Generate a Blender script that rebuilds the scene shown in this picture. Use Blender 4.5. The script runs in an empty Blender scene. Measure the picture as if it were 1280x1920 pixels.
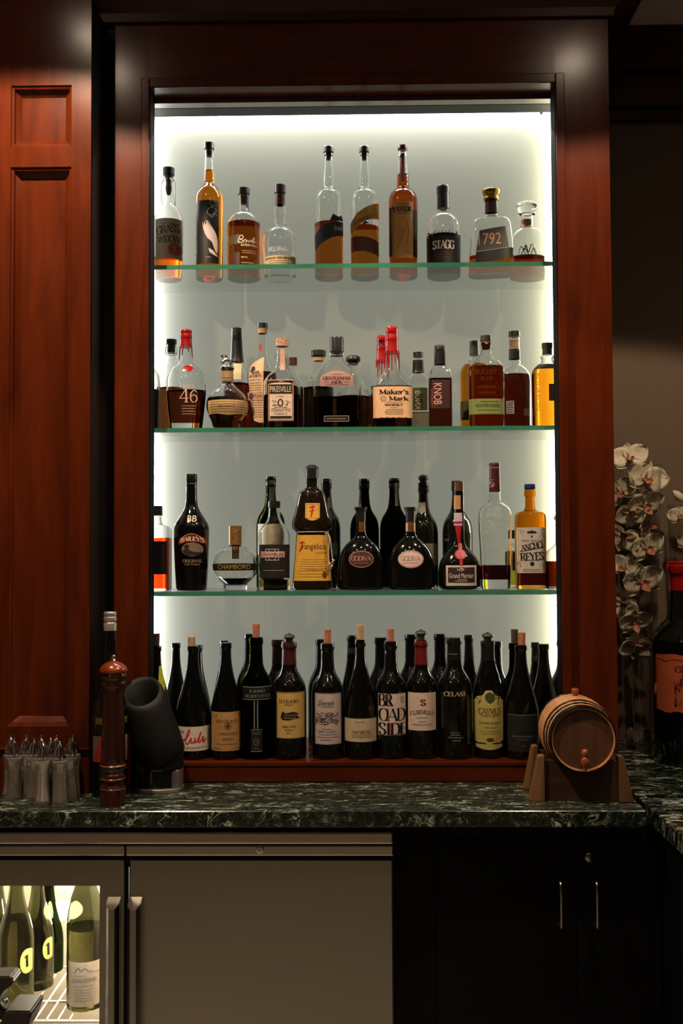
import bpy, bmesh, math, random
from mathutils import Vector, Matrix
random.seed(7)
SC = bpy.context.scene
COL = SC.collection
EYE = 1.54
FPX = 1900.0
YAW, PITCH, ROLL = .0165, .0352, -.005
# ---------------------------------------------------------------- camera
cam_d = bpy.data.cameras.new('camera')
cam_d.sensor_fit = 'HORIZONTAL'; cam_d.sensor_width = 36; cam_d.lens = 36 * FPX / 1280
cam_d.clip_start = .05
cam = bpy.data.objects.new('camera', cam_d); COL.objects.link(cam)
CM = Matrix.Rotation(YAW, 3, 'Z') @ Matrix.Rotation(math.pi / 2 + PITCH, 3, 'X') @ Matrix.Rotation(ROLL, 3, 'Z')
cam.matrix_world = Matrix.Translation((0, 0, EYE)) @ CM.to_4x4()
SC.camera = cam
SC.view_settings.view_transform = 'Standard'; SC.view_settings.look = 'None'
SC.view_settings.exposure = 0.0; SC.view_settings.gamma = 1.0
try: SC.view_settings.use_curve_mapping = False
except Exception: pass
cy = SC.cycles
cy.max_bounces = 18; cy.transmission_bounces = 14; cy.transparent_max_bounces = 24
cy.glossy_bounces = 5; cy.diffuse_bounces = 4
cy.caustics_refractive = False; cy.caustics_reflective = False
cy.sample_clamp_indirect = 4.0
cy.use_denoising = True
# ---------------------------------------------------------------- world and room lights
w = bpy.data.worlds.new('world'); SC.world = w; w.use_nodes = True
w.node_tree.nodes['Background'].inputs[0].default_value = (.8, .76, .7, 1)
w.node_tree.nodes['Background'].inputs[1].default_value = .012

def spot(x, y, z, power, half_deg, blend, r, color, aim=None):
    l = bpy.data.lights.new('spot_lamp', 'SPOT'); l.energy = power; l.spot_size = math.radians(2 * half_deg)
    l.spot_blend = blend; l.shadow_soft_size = r; l.color = color
    o = bpy.data.objects.new('spot_lamp', l); COL.objects.link(o); o.location = (x, y, z)
    if aim: o.rotation_euler = (Vector(aim) - Vector((x, y, z))).to_track_quat('-Z', 'Y').to_euler()
    return o
def area(x, y, z, sx, sy, power, color, direction, spread=180):
    l = bpy.data.lights.new('led_lamp', 'AREA'); l.shape = 'RECTANGLE'; l.size = sx; l.size_y = sy
    l.energy = power; l.color = color; l.spread = math.radians(spread)
    o = bpy.data.objects.new('led_lamp', l); COL.objects.link(o); o.location = (x, y, z)
    o.rotation_euler = direction
    return o
CEIL = EYE + 1.574
WARM = (1, .74, .5)
# downlights just in front of the back bar
for (lx, ly, pw, hd_) in ((-.80, 1.82, 140, 58), (.70, 1.856, 80, 54)):
    spot(lx, ly, CEIL - .03, pw, hd_, .07, .03, WARM)
# downlights further back in the room
for (lx, ly, pw) in ((-.62, .75, 4.5), (.62, .75, 4.5), (0, 1.15, 7), (-1.5, .2, 8), (1.5, .2, 2)):
    spot(lx, ly, CEIL - .03, pw, 73, .35, .035, (1, .78, .58))
spot(1.3, 1.75, CEIL - .03, 10, 72, 1.0, .04, (1, .80, .62))  # spot added to brighten the right wall, orchids and side counter
# LED tapes round the back of the niche (their powers are tuned here)
NX0, NX1 = -.600, .575          # niche inner side faces
NZ0, NZ1 = EYE - .534, EYE + 1.30
PANEL_Y = 2.872
LED_L = area(NX0 + .012, PANEL_Y - .03, (NZ0 + NZ1) / 2, .012, NZ1 - NZ0 - .1, 10.5, (.93, .95, 1), (math.pi/2, 0, math.radians(-62)))
LED_R = area(NX1 - .012, PANEL_Y - .03, (NZ0 + NZ1) / 2, .012, NZ1 - NZ0 - .1, 9.5, (1, .94, .72), (math.pi/2, 0, math.radians(62)))
LED_T = area(0, PANEL_Y - .06, EYE + 1.262, NX1 - NX0 - .04, .012, 10.5, (1, .985, .97), (math.radians(20), 0, 0))

# ---------------------------------------------------------------- helpers
def P(px, py, Y):
    d = CM @ Vector(((px - 640) / FPX, -(py - 960) / FPX, -1))
    d *= Y / d.y
    return Vector((d.x, Y, EYE + d.z))
def srgb(r, g, b):
    f = lambda c: (c / 255 / 12.92) if c / 255 <= .04045 else ((c / 255 + .055) / 1.055) ** 2.4
    return (f(r), f(g), f(b), 1)
def bsdf(name):
    m = bpy.data.materials.new(name); m.use_nodes = True
    return m, m.node_tree, m.node_tree.nodes['Principled BSDF']
def mat(name, col, rough=.5, metal=0, spec=.5, coat=0, noise=0, scale=60, stretch=(1, 1, 1), bump=0, col2=None, trans=0, ior=1.5, emit=0):
    m, nt, b = bsdf(name)
    b.inputs['Base Color'].default_value = col
    b.inputs['Roughness'].default_value = rough; b.inputs['Metallic'].default_value = metal
    b.inputs['Specular IOR Level'].default_value = spec; b.inputs['Coat Weight'].default_value = coat
    b.inputs['Coat Roughness'].default_value = .12
    b.inputs['Transmission Weight'].default_value = trans; b.inputs['IOR'].default_value = ior
    if emit:
        b.inputs['Emission Color'].default_value = col; b.inputs['Emission Strength'].default_value = emit
    if noise or bump:
        tc = nt.nodes.new('ShaderNodeTexCoord'); mp = nt.nodes.new('ShaderNodeMapping'); mp.inputs['Scale'].default_value = stretch
        n = nt.nodes.new('ShaderNodeTexNoise'); n.inputs['Scale'].default_value = scale; n.inputs['Detail'].default_value = 6
        nt.links.new(tc.outputs['Object'], mp.inputs[0]); nt.links.new(mp.outputs[0], n.inputs['Vector'])
        if noise:
            r = nt.nodes.new('ShaderNodeValToRGB')
            c2 = col2 or tuple(c * (1 - noise) for c in col[:3]) + (1,)
            r.color_ramp.elements[0].color = c2; r.color_ramp.elements[1].color = col
            r.color_ramp.elements[0].position = .35; r.color_ramp.elements[1].position = .62
            nt.links.new(n.outputs['Fac'], r.inputs[0]); nt.links.new(r.outputs[0], b.inputs['Base Color'])
        if bump:
            bp = nt.nodes.new('ShaderNodeBump'); bp.inputs['Strength'].default_value = bump; bp.inputs['Distance'].default_value = .002
            nt.links.new(n.outputs['Fac'], bp.inputs['Height']); nt.links.new(bp.outputs[0], b.inputs['Normal'])
    return m
def glass(name, col=(1, 1, 1, 1), ior=1.45, rough=0):
    m = bpy.data.materials.new(name); m.use_nodes = True; nt = m.node_tree; nt.nodes.clear()
    o = nt.nodes.new('ShaderNodeOutputMaterial'); g = nt.nodes.new('ShaderNodeBsdfGlass')
    g.inputs['Color'].default_value = col; g.inputs['IOR'].default_value = ior; g.inputs['Roughness'].default_value = rough
    nt.links.new(g.outputs[0], o.inputs[0]); return m
def pane(name, col=(1, 1, 1, 1), spec=.04, haze=0):
    "clear sheet or thin wall: see-through with a mirror-like sheen that grows at grazing angles"
    m = bpy.data.materials.new(name); m.use_nodes = True; nt = m.node_tree; nt.nodes.clear()
    o = nt.nodes.new('ShaderNodeOutputMaterial'); t = nt.nodes.new('ShaderNodeBsdfTransparent'); t.inputs[0].default_value = col
    g = nt.nodes.new('ShaderNodeBsdfGlossy'); g.inputs['Roughness'].default_value = .02
    lw = nt.nodes.new('ShaderNodeLayerWeight'); lw.inputs[0].default_value = .5
    pw_ = nt.nodes.new('ShaderNodeMath'); pw_.operation = 'POWER'; pw_.inputs[1].default_value = 5; nt.links.new(lw.outputs['Facing'], pw_.inputs[0])
    f = nt.nodes.new('ShaderNodeMath'); f.operation = 'MULTIPLY_ADD'; f.inputs[1].default_value = 1 - spec; f.inputs[2].default_value = spec; nt.links.new(pw_.outputs[0], f.inputs[0])
    mx = nt.nodes.new('ShaderNodeMixShader')
    nt.links.new(f.outputs[0], mx.inputs[0]); nt.links.new(t.outputs[0], mx.inputs[1]); nt.links.new(g.outputs[0], mx.inputs[2])
    if haze:
        df = nt.nodes.new('ShaderNodeBsdfDiffuse'); df.inputs[0].default_value = (.8, .78, .74, 1); m2 = nt.nodes.new('ShaderNodeMixShader'); m2.inputs[0].default_value = haze
        nt.links.new(mx.outputs[0], m2.inputs[1]); nt.links.new(df.outputs[0], m2.inputs[2]); mx = m2
    nt.links.new(mx.outputs[0], o.inputs[0]); return m
LIQ = {}
def liquid_mat(c):
    "tinted, refraction is done by the bottle round it"
    if c not in LIQ:
        m = bpy.data.materials.new('spirit_%d' % len(LIQ)); m.use_nodes = True; nt = m.node_tree; nt.nodes.clear()
        o = nt.nodes.new('ShaderNodeOutputMaterial'); t = nt.nodes.new('ShaderNodeBsdfTransparent')
        k = srgb(*c); t.inputs[0].default_value = (k[0] ** .5, k[1] ** .5, k[2] ** .5, 1)
        nt.links.new(t.outputs[0], o.inputs[0]); LIQ[c] = m
    return LIQ[c]
PAP = {}
def paper(r, g, b, rough=.6, metal=0):
    k = (r, g, b, rough, metal)
    if k not in PAP: PAP[k] = mat('printed_%d_%d_%d' % (r, g, b), srgb(r, g, b), rough, metal, noise=.12, scale=90, spec=.3)
    return PAP[k]
INK = {}
def ink(r, g, b, rough=.5, metal=0):
    k = (r, g, b, rough, metal)
    if k not in INK: INK[k] = mat('ink_%d_%d_%d' % (r, g, b), srgb(r, g, b), rough, metal, spec=.3)
    return INK[k]

def link(name, me, parent=None, m=None, loc=None):
    o = bpy.data.objects.new(name, me); COL.objects.link(o)
    if m is not None:
        for x in (m if isinstance(m, (list, tuple)) else [m]): me.materials.append(x)
    if parent is not None: o.parent = parent
    if loc is not None: o.location = loc
    return o
def build(name, bm, m=None, parent=None, loc=None, smooth=False, recalc=True):
    if recalc: bmesh.ops.recalc_face_normals(bm, faces=bm.faces)
    me = bpy.data.meshes.new(name); bm.to_mesh(me); bm.free()
    if smooth:
        me.polygons.foreach_set('use_smooth', [True] * len(me.polygons))
        if smooth != 'all':
            try: me.set_sharp_from_angle(angle=math.radians(42))
            except Exception: pass
    return link(name, me, parent, m, loc)
def tag(o, label, cat, group=None):
    o['label'] = label; o['category'] = cat
    if group: o['group'] = group
    return o
def struct(o): o['kind'] = 'structure'; return o
def empty(name, loc, label=None, cat=None, group=None, rz=0):
    o = bpy.data.objects.new(name, None); COL.objects.link(o); o.location = loc; o.rotation_euler = (0, 0, rz)
    o.empty_display_size = .02
    if label: tag(o, label, cat, group)
    return o
def box(bm, x0, x1, y0, y1, z0, z1, bev=0, seg=2, mi=0):
    r = bmesh.ops.create_cube(bm, size=1)
    vs = r['verts']
    for v in vs:
        v.co = Vector((x0 if v.co.x < 0 else x1, y0 if v.co.y < 0 else y1, z0 if v.co.z < 0 else z1))
    if bev:
        es = list({e for v in vs for e in v.link_edges})
        bmesh.ops.bevel(bm, geom=es, offset=bev, segments=seg, affect='EDGES', profile=.5)
    return vs
def boxo(name, x0, x1, y0, y1, z0, z1, m, parent=None, bev=0, seg=2):
    bm = bmesh.new(); box(bm, x0, x1, y0, y1, z0, z1, bev, seg)
    return build(name, bm, m, parent)
def sup(a, rx, ry, n):
    c, s = math.cos(a), math.sin(a)
    if n == 2: return rx * c, ry * s
    e = 2 / n
    return rx * math.copysign(abs(c) ** e, c), ry * math.copysign(abs(s) ** e, s)
def loft(bm, rings, seg=40, cap0=True, cap1=True):
    "rings: (z, rx, ry, n)"
    L = []
    for (z, rx, ry, n) in rings:
        L.append([bm.verts.new((*sup(2 * math.pi * (i + .5) / seg, rx, ry, n), z)) for i in range(seg)])
    for a, b in zip(L, L[1:]):
        for i in range(seg):
            j = (i + 1) % seg
            bm.faces.new((a[i], a[j], b[j], b[i]))
    if cap0:
        c = bm.verts.new((0, 0, rings[0][0]))
        for i in range(seg): bm.faces.new((c, L[0][(i + 1) % seg], L[0][i]))
    if cap1:
        c = bm.verts.new((0, 0, rings[-1][0]))
        for i in range(seg): bm.faces.new((c, L[-1][i], L[-1][(i + 1) % seg]))
def pchip(zs, rs, k=5):
    "dense monotone curve through the points, straight jumps where two z are equal"
    out = []; i = 0; n = len(zs)
    runs = []; cur = [0]
    for j in range(1, n):
        if abs(zs[j] - zs[j - 1]) < 1e-6: runs.append(cur); cur = [j]
        else: cur.append(j)
    runs.append(cur)
    for run in runs:
        Z = [zs[j] for j in run]; R = [rs[j] for j in run]
        if len(Z) == 1: out.append((Z[0], R[0])); continue
        h = [Z[j + 1] - Z[j] for j in range(len(Z) - 1)]; d = [(R[j + 1] - R[j]) / h[j] for j in range(len(h))]
        m = [d[0]] + [0 if d[j - 1] * d[j] <= 0 else 2 * d[j - 1] * d[j] / (d[j - 1] + d[j]) for j in range(1, len(d))] + [d[-1]]
        for j in range(len(h)):
            kk = k if abs(R[j + 1] - R[j]) > 2e-4 else 1
            for q in range(kk):
                t = q / kk; t2, t3 = t * t, t * t * t
                out.append((Z[j] + t * h[j], (2 * t3 - 3 * t2 + 1) * R[j] + (t3 - 2 * t2 + t) * h[j] * m[j] + (-2 * t3 + 3 * t2) * R[j + 1] + (t3 - t2) * h[j] * m[j + 1]))
        out.append((Z[-1], R[-1]))
    return out
def lathe(name, pts, m, parent=None, loc=None, seg=32, n=2, ryf=1, smooth=True, k=4):
    "pts (z, r) bottom to top"
    d = pchip([p[0] for p in pts], [p[1] for p in pts], k)
    bm = bmesh.new(); loft(bm, [(z, max(r, 1e-5), max(r, 1e-5) * ryf, n) for z, r in d], seg)
    return build(name, bm, m, parent, loc, smooth)
def tube(bm, pts, r, seg=8, closed=False):
    pts = [Vector(p) for p in pts]; n = len(pts); rings = []
    up = Vector((0, 0, 1)); prev = None
    for i, p in enumerate(pts):
        a = pts[i - 1] if (i or closed) else p; b = pts[(i + 1) % n] if (i < n - 1 or closed) else p
        t = (b - a).normalized()
        if prev is None:
            s = t.cross(up)
            if s.length < .1: s = t.cross(Vector((1, 0, 0)))
        else: s = prev - t * prev.dot(t)
        s.normalize(); prev = s; u = t.cross(s)
        rr = r[i] if isinstance(r, (list, tuple)) else r
        rings.append([bm.verts.new(p + (s * math.cos(2 * math.pi * q / seg) + u * math.sin(2 * math.pi * q / seg)) * rr) for q in range(seg)])
    for i in range(n if closed else n - 1):
        a, b = rings[i], rings[(i + 1) % n]
        for q in range(seg):
            bm.faces.new((a[q], a[(q + 1) % seg], b[(q + 1) % seg], b[q]))
    if not closed:
        bm.faces.new(rings[0]); bm.faces.new(rings[-1])
def crv(pts, k=6):
    "Catmull-Rom through points"
    pts = [Vector(p) for p in pts]; out = []
    for i in range(len(pts) - 1):
        p0 = pts[i - 1] if i else pts[0] * 2 - pts[1]; p1, p2 = pts[i], pts[i + 1]
        p3 = pts[i + 2] if i + 2 < len(pts) else p2 * 2 - p1
        for q in range(k):
            t = q / k
            out.append(.5 * ((2 * p1) + (p2 - p0) * t + (2 * p0 - 5 * p1 + 4 * p2 - p3) * t * t + (3 * p1 - p0 - 3 * p2 + p3) * t ** 3))
    out.append(pts[-1]); return out

# ---------------------------------------------------------------- lettering
def poly2d(pts, wfun):
    "flat ribbon along 2D points"
    V, Fc = [], []
    pts = [Vector((p[0], p[1])) for p in pts]; n = len(pts)
    for i in range(n):
        a = pts[max(i - 1, 0)]; b = pts[min(i + 1, n - 1)]; t = (b - a)
        if t.length < 1e-9: t = Vector((1, 0))
        t.normalize(); nn = Vector((-t.y, t.x)); w_ = wfun(t, i / (n - 1)) / 2
        V += [tuple(pts[i] + nn * w_), tuple(pts[i] - nn * w_)]
        if i: Fc.append((2 * i - 2, 2 * i - 1, 2 * i + 1, 2 * i))
    return V, Fc
PEN = {
'A': "80|t2,0 40,100;T40,100 78,0;t15,34 66,34|2,0 78,0", 'B': "68|14,0 14,100;s14,100 42,99 55,88 55,66 42,54 14,52;s14,52 46,51 63,38 63,14 46,1 14,0|8,0 8,100",
'C': "74|s70,76 58,94 40,100 18,90 6,50 18,10 40,0 58,6 70,24;70,100 70,76|", 'D': "78|14,0 14,100;s14,100 42,99 66,86 74,50 66,14 42,1 14,0|8,0 8,100",
'E': "64|14,0 14,100;t14,98 58,98;t14,52 46,52;t14,2 60,2;t58,100 58,80;t60,0 60,22;t46,62 46,42|8,0 8,100",
'F': "60|14,0 14,100;t14,98 58,98;t14,52 46,52;t58,100 58,80;t46,62 46,42|14,0 8,100",
'G': "80|s70,76 58,94 40,100 18,90 6,50 18,10 40,0 58,4 68,14;69,4 69,44;70,100 70,76|69,44", 'H': "84|16,0 16,100;68,0 68,100;t16,52 68,52|16,0 16,100 68,0 68,100",
'I': "36|18,0 18,100|18,0 18,100", 'J': "48|34,100 34,24;s34,24 30,6 18,0 6,8|34,100", 'K': "82|16,0 16,100;t66,100 16,42;T34,62 72,0|16,0 16,100 66,100 72,0",
'L': "62|14,0 14,100;t14,2 58,2;t58,0 58,24|14,0 14,100", 'M': "100|t16,0 16,100;T16,100 50,8;t50,8 84,100;84,0 84,100|16,0 84,0 12,100 88,100",
'N': "86|t16,0 16,100;T14,100 70,2;t70,0 70,100|16,0 14,100 70,100", 'O': "84|s42,100 62,94 77,70 77,30 62,6 42,0 22,6 7,30 7,70 22,94 42,100|",
'P': "66|14,0 14,100;s14,100 42,99 58,88 60,72 54,56 40,49 14,48|14,0 8,100", 'R': "76|14,0 14,100;s14,100 42,99 56,88 58,72 52,58 40,51 14,50;T38,50 70,0|14,0 8,100 72,0",
'S': "62|s54,78 46,94 30,100 12,92 8,74 20,58 42,46 54,30 50,10 32,0 14,6 6,24;t54,98 54,76;t6,2 6,26|", 'T': "72|36,0 36,100;t6,98 66,98;t6,100 6,78;t66,100 66,78|36,0",
'U': "82|16,100 16,26;s16,26 22,6 40,0 58,6 66,26;t66,26 66,100|16,100 66,100", 'V': "80|T4,100 40,0;t40,0 76,100|4,100 76,100",
'W': "112|T4,100 32,0;t32,0 56,96;T56,96 82,0;t82,0 108,100|4,100 56,98 108,100", 'Y': "80|T6,100 40,46;t74,100 40,46;40,0 40,50|6,100 74,100 40,0",
'Q': "84|s42,100 62,94 77,70 77,30 62,6 42,0 22,6 7,30 7,70 22,94 42,100;T46,22 78,-14|", 'X': "80|T8,100 72,0;t72,100 8,0|8,100 72,100 8,0 72,0", 'Z': "70|t8,98 62,98;T62,98 8,2;t8,2 64,2|",
'a': "60|s10,54 22,66 38,64 44,50 44,14;44,14 50,0 58,4;s44,40 20,34 7,20 12,4 26,0 44,14|", 'k': "68|14,0 14,100;t52,64 14,26;T28,42 58,0|14,0 8,100 52,64 60,0",
'e': "58|t8,36 50,36;s50,36 46,58 30,66 12,56 7,32 14,8 30,0 50,14|", 'r': "50|14,0 14,64;s14,40 24,60 36,66 46,56|14,0 8,64", 's': "46|s38,50 30,64 16,64 8,52 16,38 32,30 40,16 32,2 16,0 6,14|",
"'": "24|12,100 12,72|", '1': "46|24,0 24,100;t24,100 8,86|24,0", '4': "66|46,0 46,100;t46,100 4,30;t4,30 62,30|46,0", '6': "66|s54,84 42,98 26,92 10,66 8,30 20,4 34,0 52,10 58,32 48,54 32,60 10,44|",
'7': "62|t6,98 58,98;T58,98 22,0|", '9': "66|s12,16 24,2 40,8 56,34 58,70 46,96 32,100 14,90 8,68 18,46 34,40 56,56|", '2': "62|s8,74 16,94 32,100 50,90 52,70 36,40 8,4;t8,3 58,3;t58,0 58,18|", '0': "66|s33,100 52,88 59,50 52,12 33,0 14,12 7,50 14,88 33,100|",
' ': "40||", '.': "24|T10,0 14,10|", '&': "80|s66,40 50,4 26,0 8,20 24,46 44,70 34,98 18,82 34,48 74,0|"}
def pen_text(s, thick=15, thin=5):
    V, Fc, x = [], [], 0
    def add(v, f):
        b = len(V); V.extend([((p[0] + x) / 100, p[1] / 100) for p in v]); Fc.extend([tuple(i + b for i in q) for q in f])
    for ch in s:
        adv, st, se = PEN.get(ch, PEN[' ']).split('|')
        for k in [q for q in st.split(';') if q]:
            fl = k[0] if k[0] in 'stT' else ''
            pts = [tuple(float(c) for c in q.split(',')) for q in k[len(fl):].split()]
            if fl == 's': pts = [tuple(p) for p in crv([(a, b, 0) for a, b in pts], 5)]
            wf = (lambda t, u: thin) if fl == 't' else (lambda t, u: thick) if fl == 'T' else (lambda t, u: thin + (thick - thin) * abs(t.y) ** 1.3)
            add(*poly2d(pts, wf))
        for q in se.split():
            a, b = [float(c) for c in q.split(',')]; yy = b - thin / 2 if b > 50 else b + thin / 2
            add(*poly2d([(a - 13, yy), (a + 13, yy)], lambda t, u: thin))
        x += float(adv)
    return V, Fc
TXT = {}
def sans_text(s):
    if s not in TXT:
        c = bpy.data.curves.new('lettering', 'FONT'); c.body = s; c.size = 1; c.resolution_u = 3
        o = bpy.data.objects.new('lettering', c); me = bpy.data.meshes.new_from_object(o)
        TXT[s] = ([(v.co.x, v.co.y) for v in me.vertices], [tuple(p.vertices) for p in me.polygons])
        bpy.data.objects.remove(o); bpy.data.curves.remove(c); bpy.data.meshes.remove(me)
    return TXT[s]
def fit(vf, cx, cyy, w, h, shear=0, arch=0, rot=0):
    "normalise to a box w x h (pixels, y down) round cx, cyy"
    V, Fc = vf
    x0, x1 = min(v[0] for v in V), max(v[0] for v in V); y0, y1 = min(v[1] for v in V), max(v[1] for v in V)
    sx = w / max(x1 - x0, 1e-6); sy = h / max(y1 - y0, 1e-6); out = []
    c, s = math.cos(rot), math.sin(rot)
    for a, b in V:
        x = (a - (x0 + x1) / 2) * sx; y = (b - (y0 + y1) / 2) * sy
        x += shear * y; y += -arch * (2 * x / w) ** 2
        x, y = x * c - y * s, x * s + y * c
        out.append((cx + x, cyy - y))
    return out, Fc
def S(s, cx, cyy, w, h, **k): return fit(sans_text(s), cx, cyy, w, h, **k)
def R_(s, cx, cyy, w, h, thick=15, thin=5, **k): return fit(pen_text(s, thick, thin), cx, cyy, w, h, **k)
def LN(x0, x1, y, rows=1, dy=3, h=.9, ragged=.2):
    V, Fc = [], []
    for r in range(rows):
        a = x0 + random.random() * ragged * (x1 - x0) / 2; e = x1 - random.random() * ragged * (x1 - x0) / 2
        while a < e:
            b = min(a + random.uniform(1.2, 4.5), e)
            i = len(V); V += [(a, y + r * dy), (b, y + r * dy), (b, y + r * dy + h), (a, y + r * dy + h)]; Fc.append((i, i + 1, i + 2, i + 3)); a = b + .7
    return V, Fc
def BX(x0, x1, y0, y1, rim=0):
    if not rim: return [(x0, y0), (x1, y0), (x1, y1), (x0, y1)], [(0, 1, 2, 3)]
    V = [(x0, y0), (x1, y0), (x1, y1), (x0, y1), (x0 + rim, y0 + rim), (x1 - rim, y0 + rim), (x1 - rim, y1 - rim), (x0 + rim, y1 - rim)]
    return V, [(0, 1, 5, 4), (1, 2, 6, 5), (2, 3, 7, 6), (3, 0, 4, 7)]
def PL(pts, w_=1, smooth=True, taper=False):
    p = [(q.x, q.y) for q in crv([(a, b, 0) for a, b in pts], 5)] if smooth else pts
    return poly2d(p, (lambda t, u: w_ * (.35 + .65 * math.sin(math.pi * min(max(u, .05), .95)))) if taper else (lambda t, u: w_))
def EL(cx, cyy, rx, ry, rim=0, seg=28):
    V = [(cx + rx * math.cos(2 * math.pi * i / seg), cyy + ry * math.sin(2 * math.pi * i / seg)) for i in range(seg)]
    if not rim: return V, [tuple(range(seg))]
    V += [(cx + (rx - rim) * math.cos(2 * math.pi * i / seg), cyy + (ry - rim) * math.sin(2 * math.pi * i / seg)) for i in range(seg)]
    return V, [(i, (i + 1) % seg, seg + (i + 1) % seg, seg + i) for i in range(seg)]
def PG(pts): return list(pts), [tuple(range(len(pts)))]
def mirror_x(vf, cx): return [(2 * cx - a, b) for a, b in vf[0]], [tuple(reversed(f)) for f in vf[1]]
def scribble(cx, cyy, w, h, n=14, wd=.8):
    V, Fc = [], []
    for i in range(n):
        a = cx + random.uniform(-w, w) / 2; b = cyy + random.uniform(-h, h) / 2
        pts = [(a, b)]
        for q in range(3): pts.append((pts[-1][0] + random.uniform(-w, w) * .14, pts[-1][1] + random.uniform(-h, h) * .2))
        pts = [(min(max(x, cx - w / 2), cx + w / 2), min(max(y, cyy - h / 2), cyy + h / 2)) for x, y in pts]
        v, f = PL(pts, wd); o = len(V); V += v; Fc += [tuple(j + o for j in k) for k in f]
    return V, Fc

class Bottle:
    def __init__(s, name, label, cx, Y, base, out, ryf=1.0, group=None, cat='bottle', rz=0, ymid=None, wall=.0024):
        base += .0004
        s.cx, s.Y, s.base, s.wall = cx, Y, base, wall
        ys = [o[0] for o in out if o[0] is not None]
        s.yref = ymid or (ys[0] + ys[-1]) / 2 + 20
        c = P(cx, s.yref, Y); s.X = c.x
        s.root = empty(name, (c.x, Y, base), label, cat, group, rz)
        s.mpp = (P(cx + 1, s.yref, Y) - c).x
        pts = []
        for o in out:
            z = 0 if o[0] is None else P(cx, o[0], Y).z - base
            pts.append((z, o[1] * s.mpp, o[2] if len(o) > 2 else 2))
        pts.reverse()
        s.pts = pts; s.ryf = ryf
        s.R = max(p[1] for p in pts)
        Yf = Y - s.R * ryf * .93
        q = P(cx, s.yref, Yf); s.ox, s.oz = q.x - c.x, q.z - base; s.sf = Yf / FPX
        d = pchip([p[0] for p in pts], [p[1] for p in pts])
        s.rings = [(z, r, r * ryf if r > .016 else r * (1 - (1 - ryf) * max(0, (r - .011) / .005)) if ryf < 1 else r, s.nat(z)) for z, r in d]
        s.top = s.rings[-1][0]
    def nat(s, z):
        for a, b in zip(s.pts, s.pts[1:]):
            if a[0] <= z <= b[0] and b[0] > a[0]:
                t = (z - a[0]) / (b[0] - a[0]); return a[2] + (b[2] - a[2]) * t
        return s.pts[-1][2]
    def at(s, z):
        z = min(max(z, s.rings[0][0]), s.top - 1e-6)
        for a, b in zip(s.rings, s.rings[1:]):
            if a[0] <= z <= b[0] and b[0] > a[0] + 1e-9:
                t = (z - a[0]) / (b[0] - a[0]); return tuple(a[i] + (b[i] - a[i]) * t for i in (1, 2, 3))
        return s.rings[-1][1:]
    def zz(s, y): return P(s.cx, y, s.Y).z - s.base
    def surf(s, x, z, lift):
        rx, ry, n = s.at(z); rx += lift; ry += lift
        u = min(abs(x) / rx, .985)
        return -ry * (1 - u ** n) ** (1 / n)
    def loc(s, px, py): return (px - s.cx) * s.sf + s.ox, -(py - s.yref) * s.sf + s.oz
    def seg(s): return 44
    def outer(s):
        R = [r for r in s.rings if r[0] > .006]
        z, rx, ry, n = s.rings[0]
        b = min(.004, rx * .15)
        return [(.0012, rx * .5, ry * .5, n), (0, rx - 2.2 * b, ry - 2.2 * b, n), (0, rx - b, ry - b, n), (b * .35, rx - .3 * b, ry - .3 * b, n), (.006, *s.at(.006))] + R
    def body(s, m, fill=None, base_t=.009, name='glass_body'):
        "fill: 'solid', None = empty, else pixel y of the liquid line"
        bm = bmesh.new(); o = s.outer()
        if fill == 'solid': loft(bm, o, s.seg())
        else:
            zc = base_t if fill is None else s.zz(fill)
            s.zc = zc
            inner = [(z, max(rx - s.wall, .003), max(ry - s.wall, .003), n) for z, rx, ry, n in s.rings if z > zc + .001]
            q = s.at(zc); inner = [(zc, max(q[0] - s.wall, .003), max(q[1] - s.wall, .003), q[2])] + inner
            loft(bm, o + list(reversed(inner)), s.seg())
        s.glass = build(name, bm, m, s.root, smooth=True); return s.glass
    def liquid(s, y, col, base_t=.008, y2=None, m=None):
        z1 = s.zz(y) - .0004; z0 = base_t if y2 is None else s.zz(y2)
        rr = [(z0, *s.at(z0))] + [r for r in s.rings if z0 + 1e-4 < r[0] < z1 - 1e-4] + [(z1, *s.at(z1))]
        w_ = s.wall * .7
        bm = bmesh.new(); loft(bm, [(z, rx - w_, ry - w_, n) for z, rx, ry, n in rr], s.seg())
        return build('liquid', bm, m or liquid_mat(col), s.root, smooth=True)
    def fillup(s, gm, y, col, base_t=.008, m=None):
        s.body(gm, y, base_t); s.liquid(y, col, base_t, m=m)
    def cap(s, pts, m, name='stopper', n=2, seg=24, ryf=1, parent=None):
        "pts (y, hw) top to bottom in pixels"
        p = [(s.zz(y), hw * s.mpp) for y, hw in pts]; p.reverse()
        return lathe(name, p, m, parent or s.root, seg=seg, n=n, ryf=ryf)
    def wrap(s, y0, y1, m, name='capsule', lift=.0005, cut=None):
        "sleeve following the outline between two pixel heights"
        z1, z0 = s.zz(y0), s.zz(y1)
        rr = [(z0, *s.at(z0))] + [r for r in s.rings if z0 < r[0] < z1] + [(z1, *s.at(z1 if z1 < s.top else s.top))]
        bm = bmesh.new(); loft(bm, [(z, rx + lift, ry + lift, n) for z, rx, ry, n in rr], s.seg(), cap0=False, cap1=z1 >= s.top - .001)
        return build(name, bm, m, s.root, smooth=True)
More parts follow.
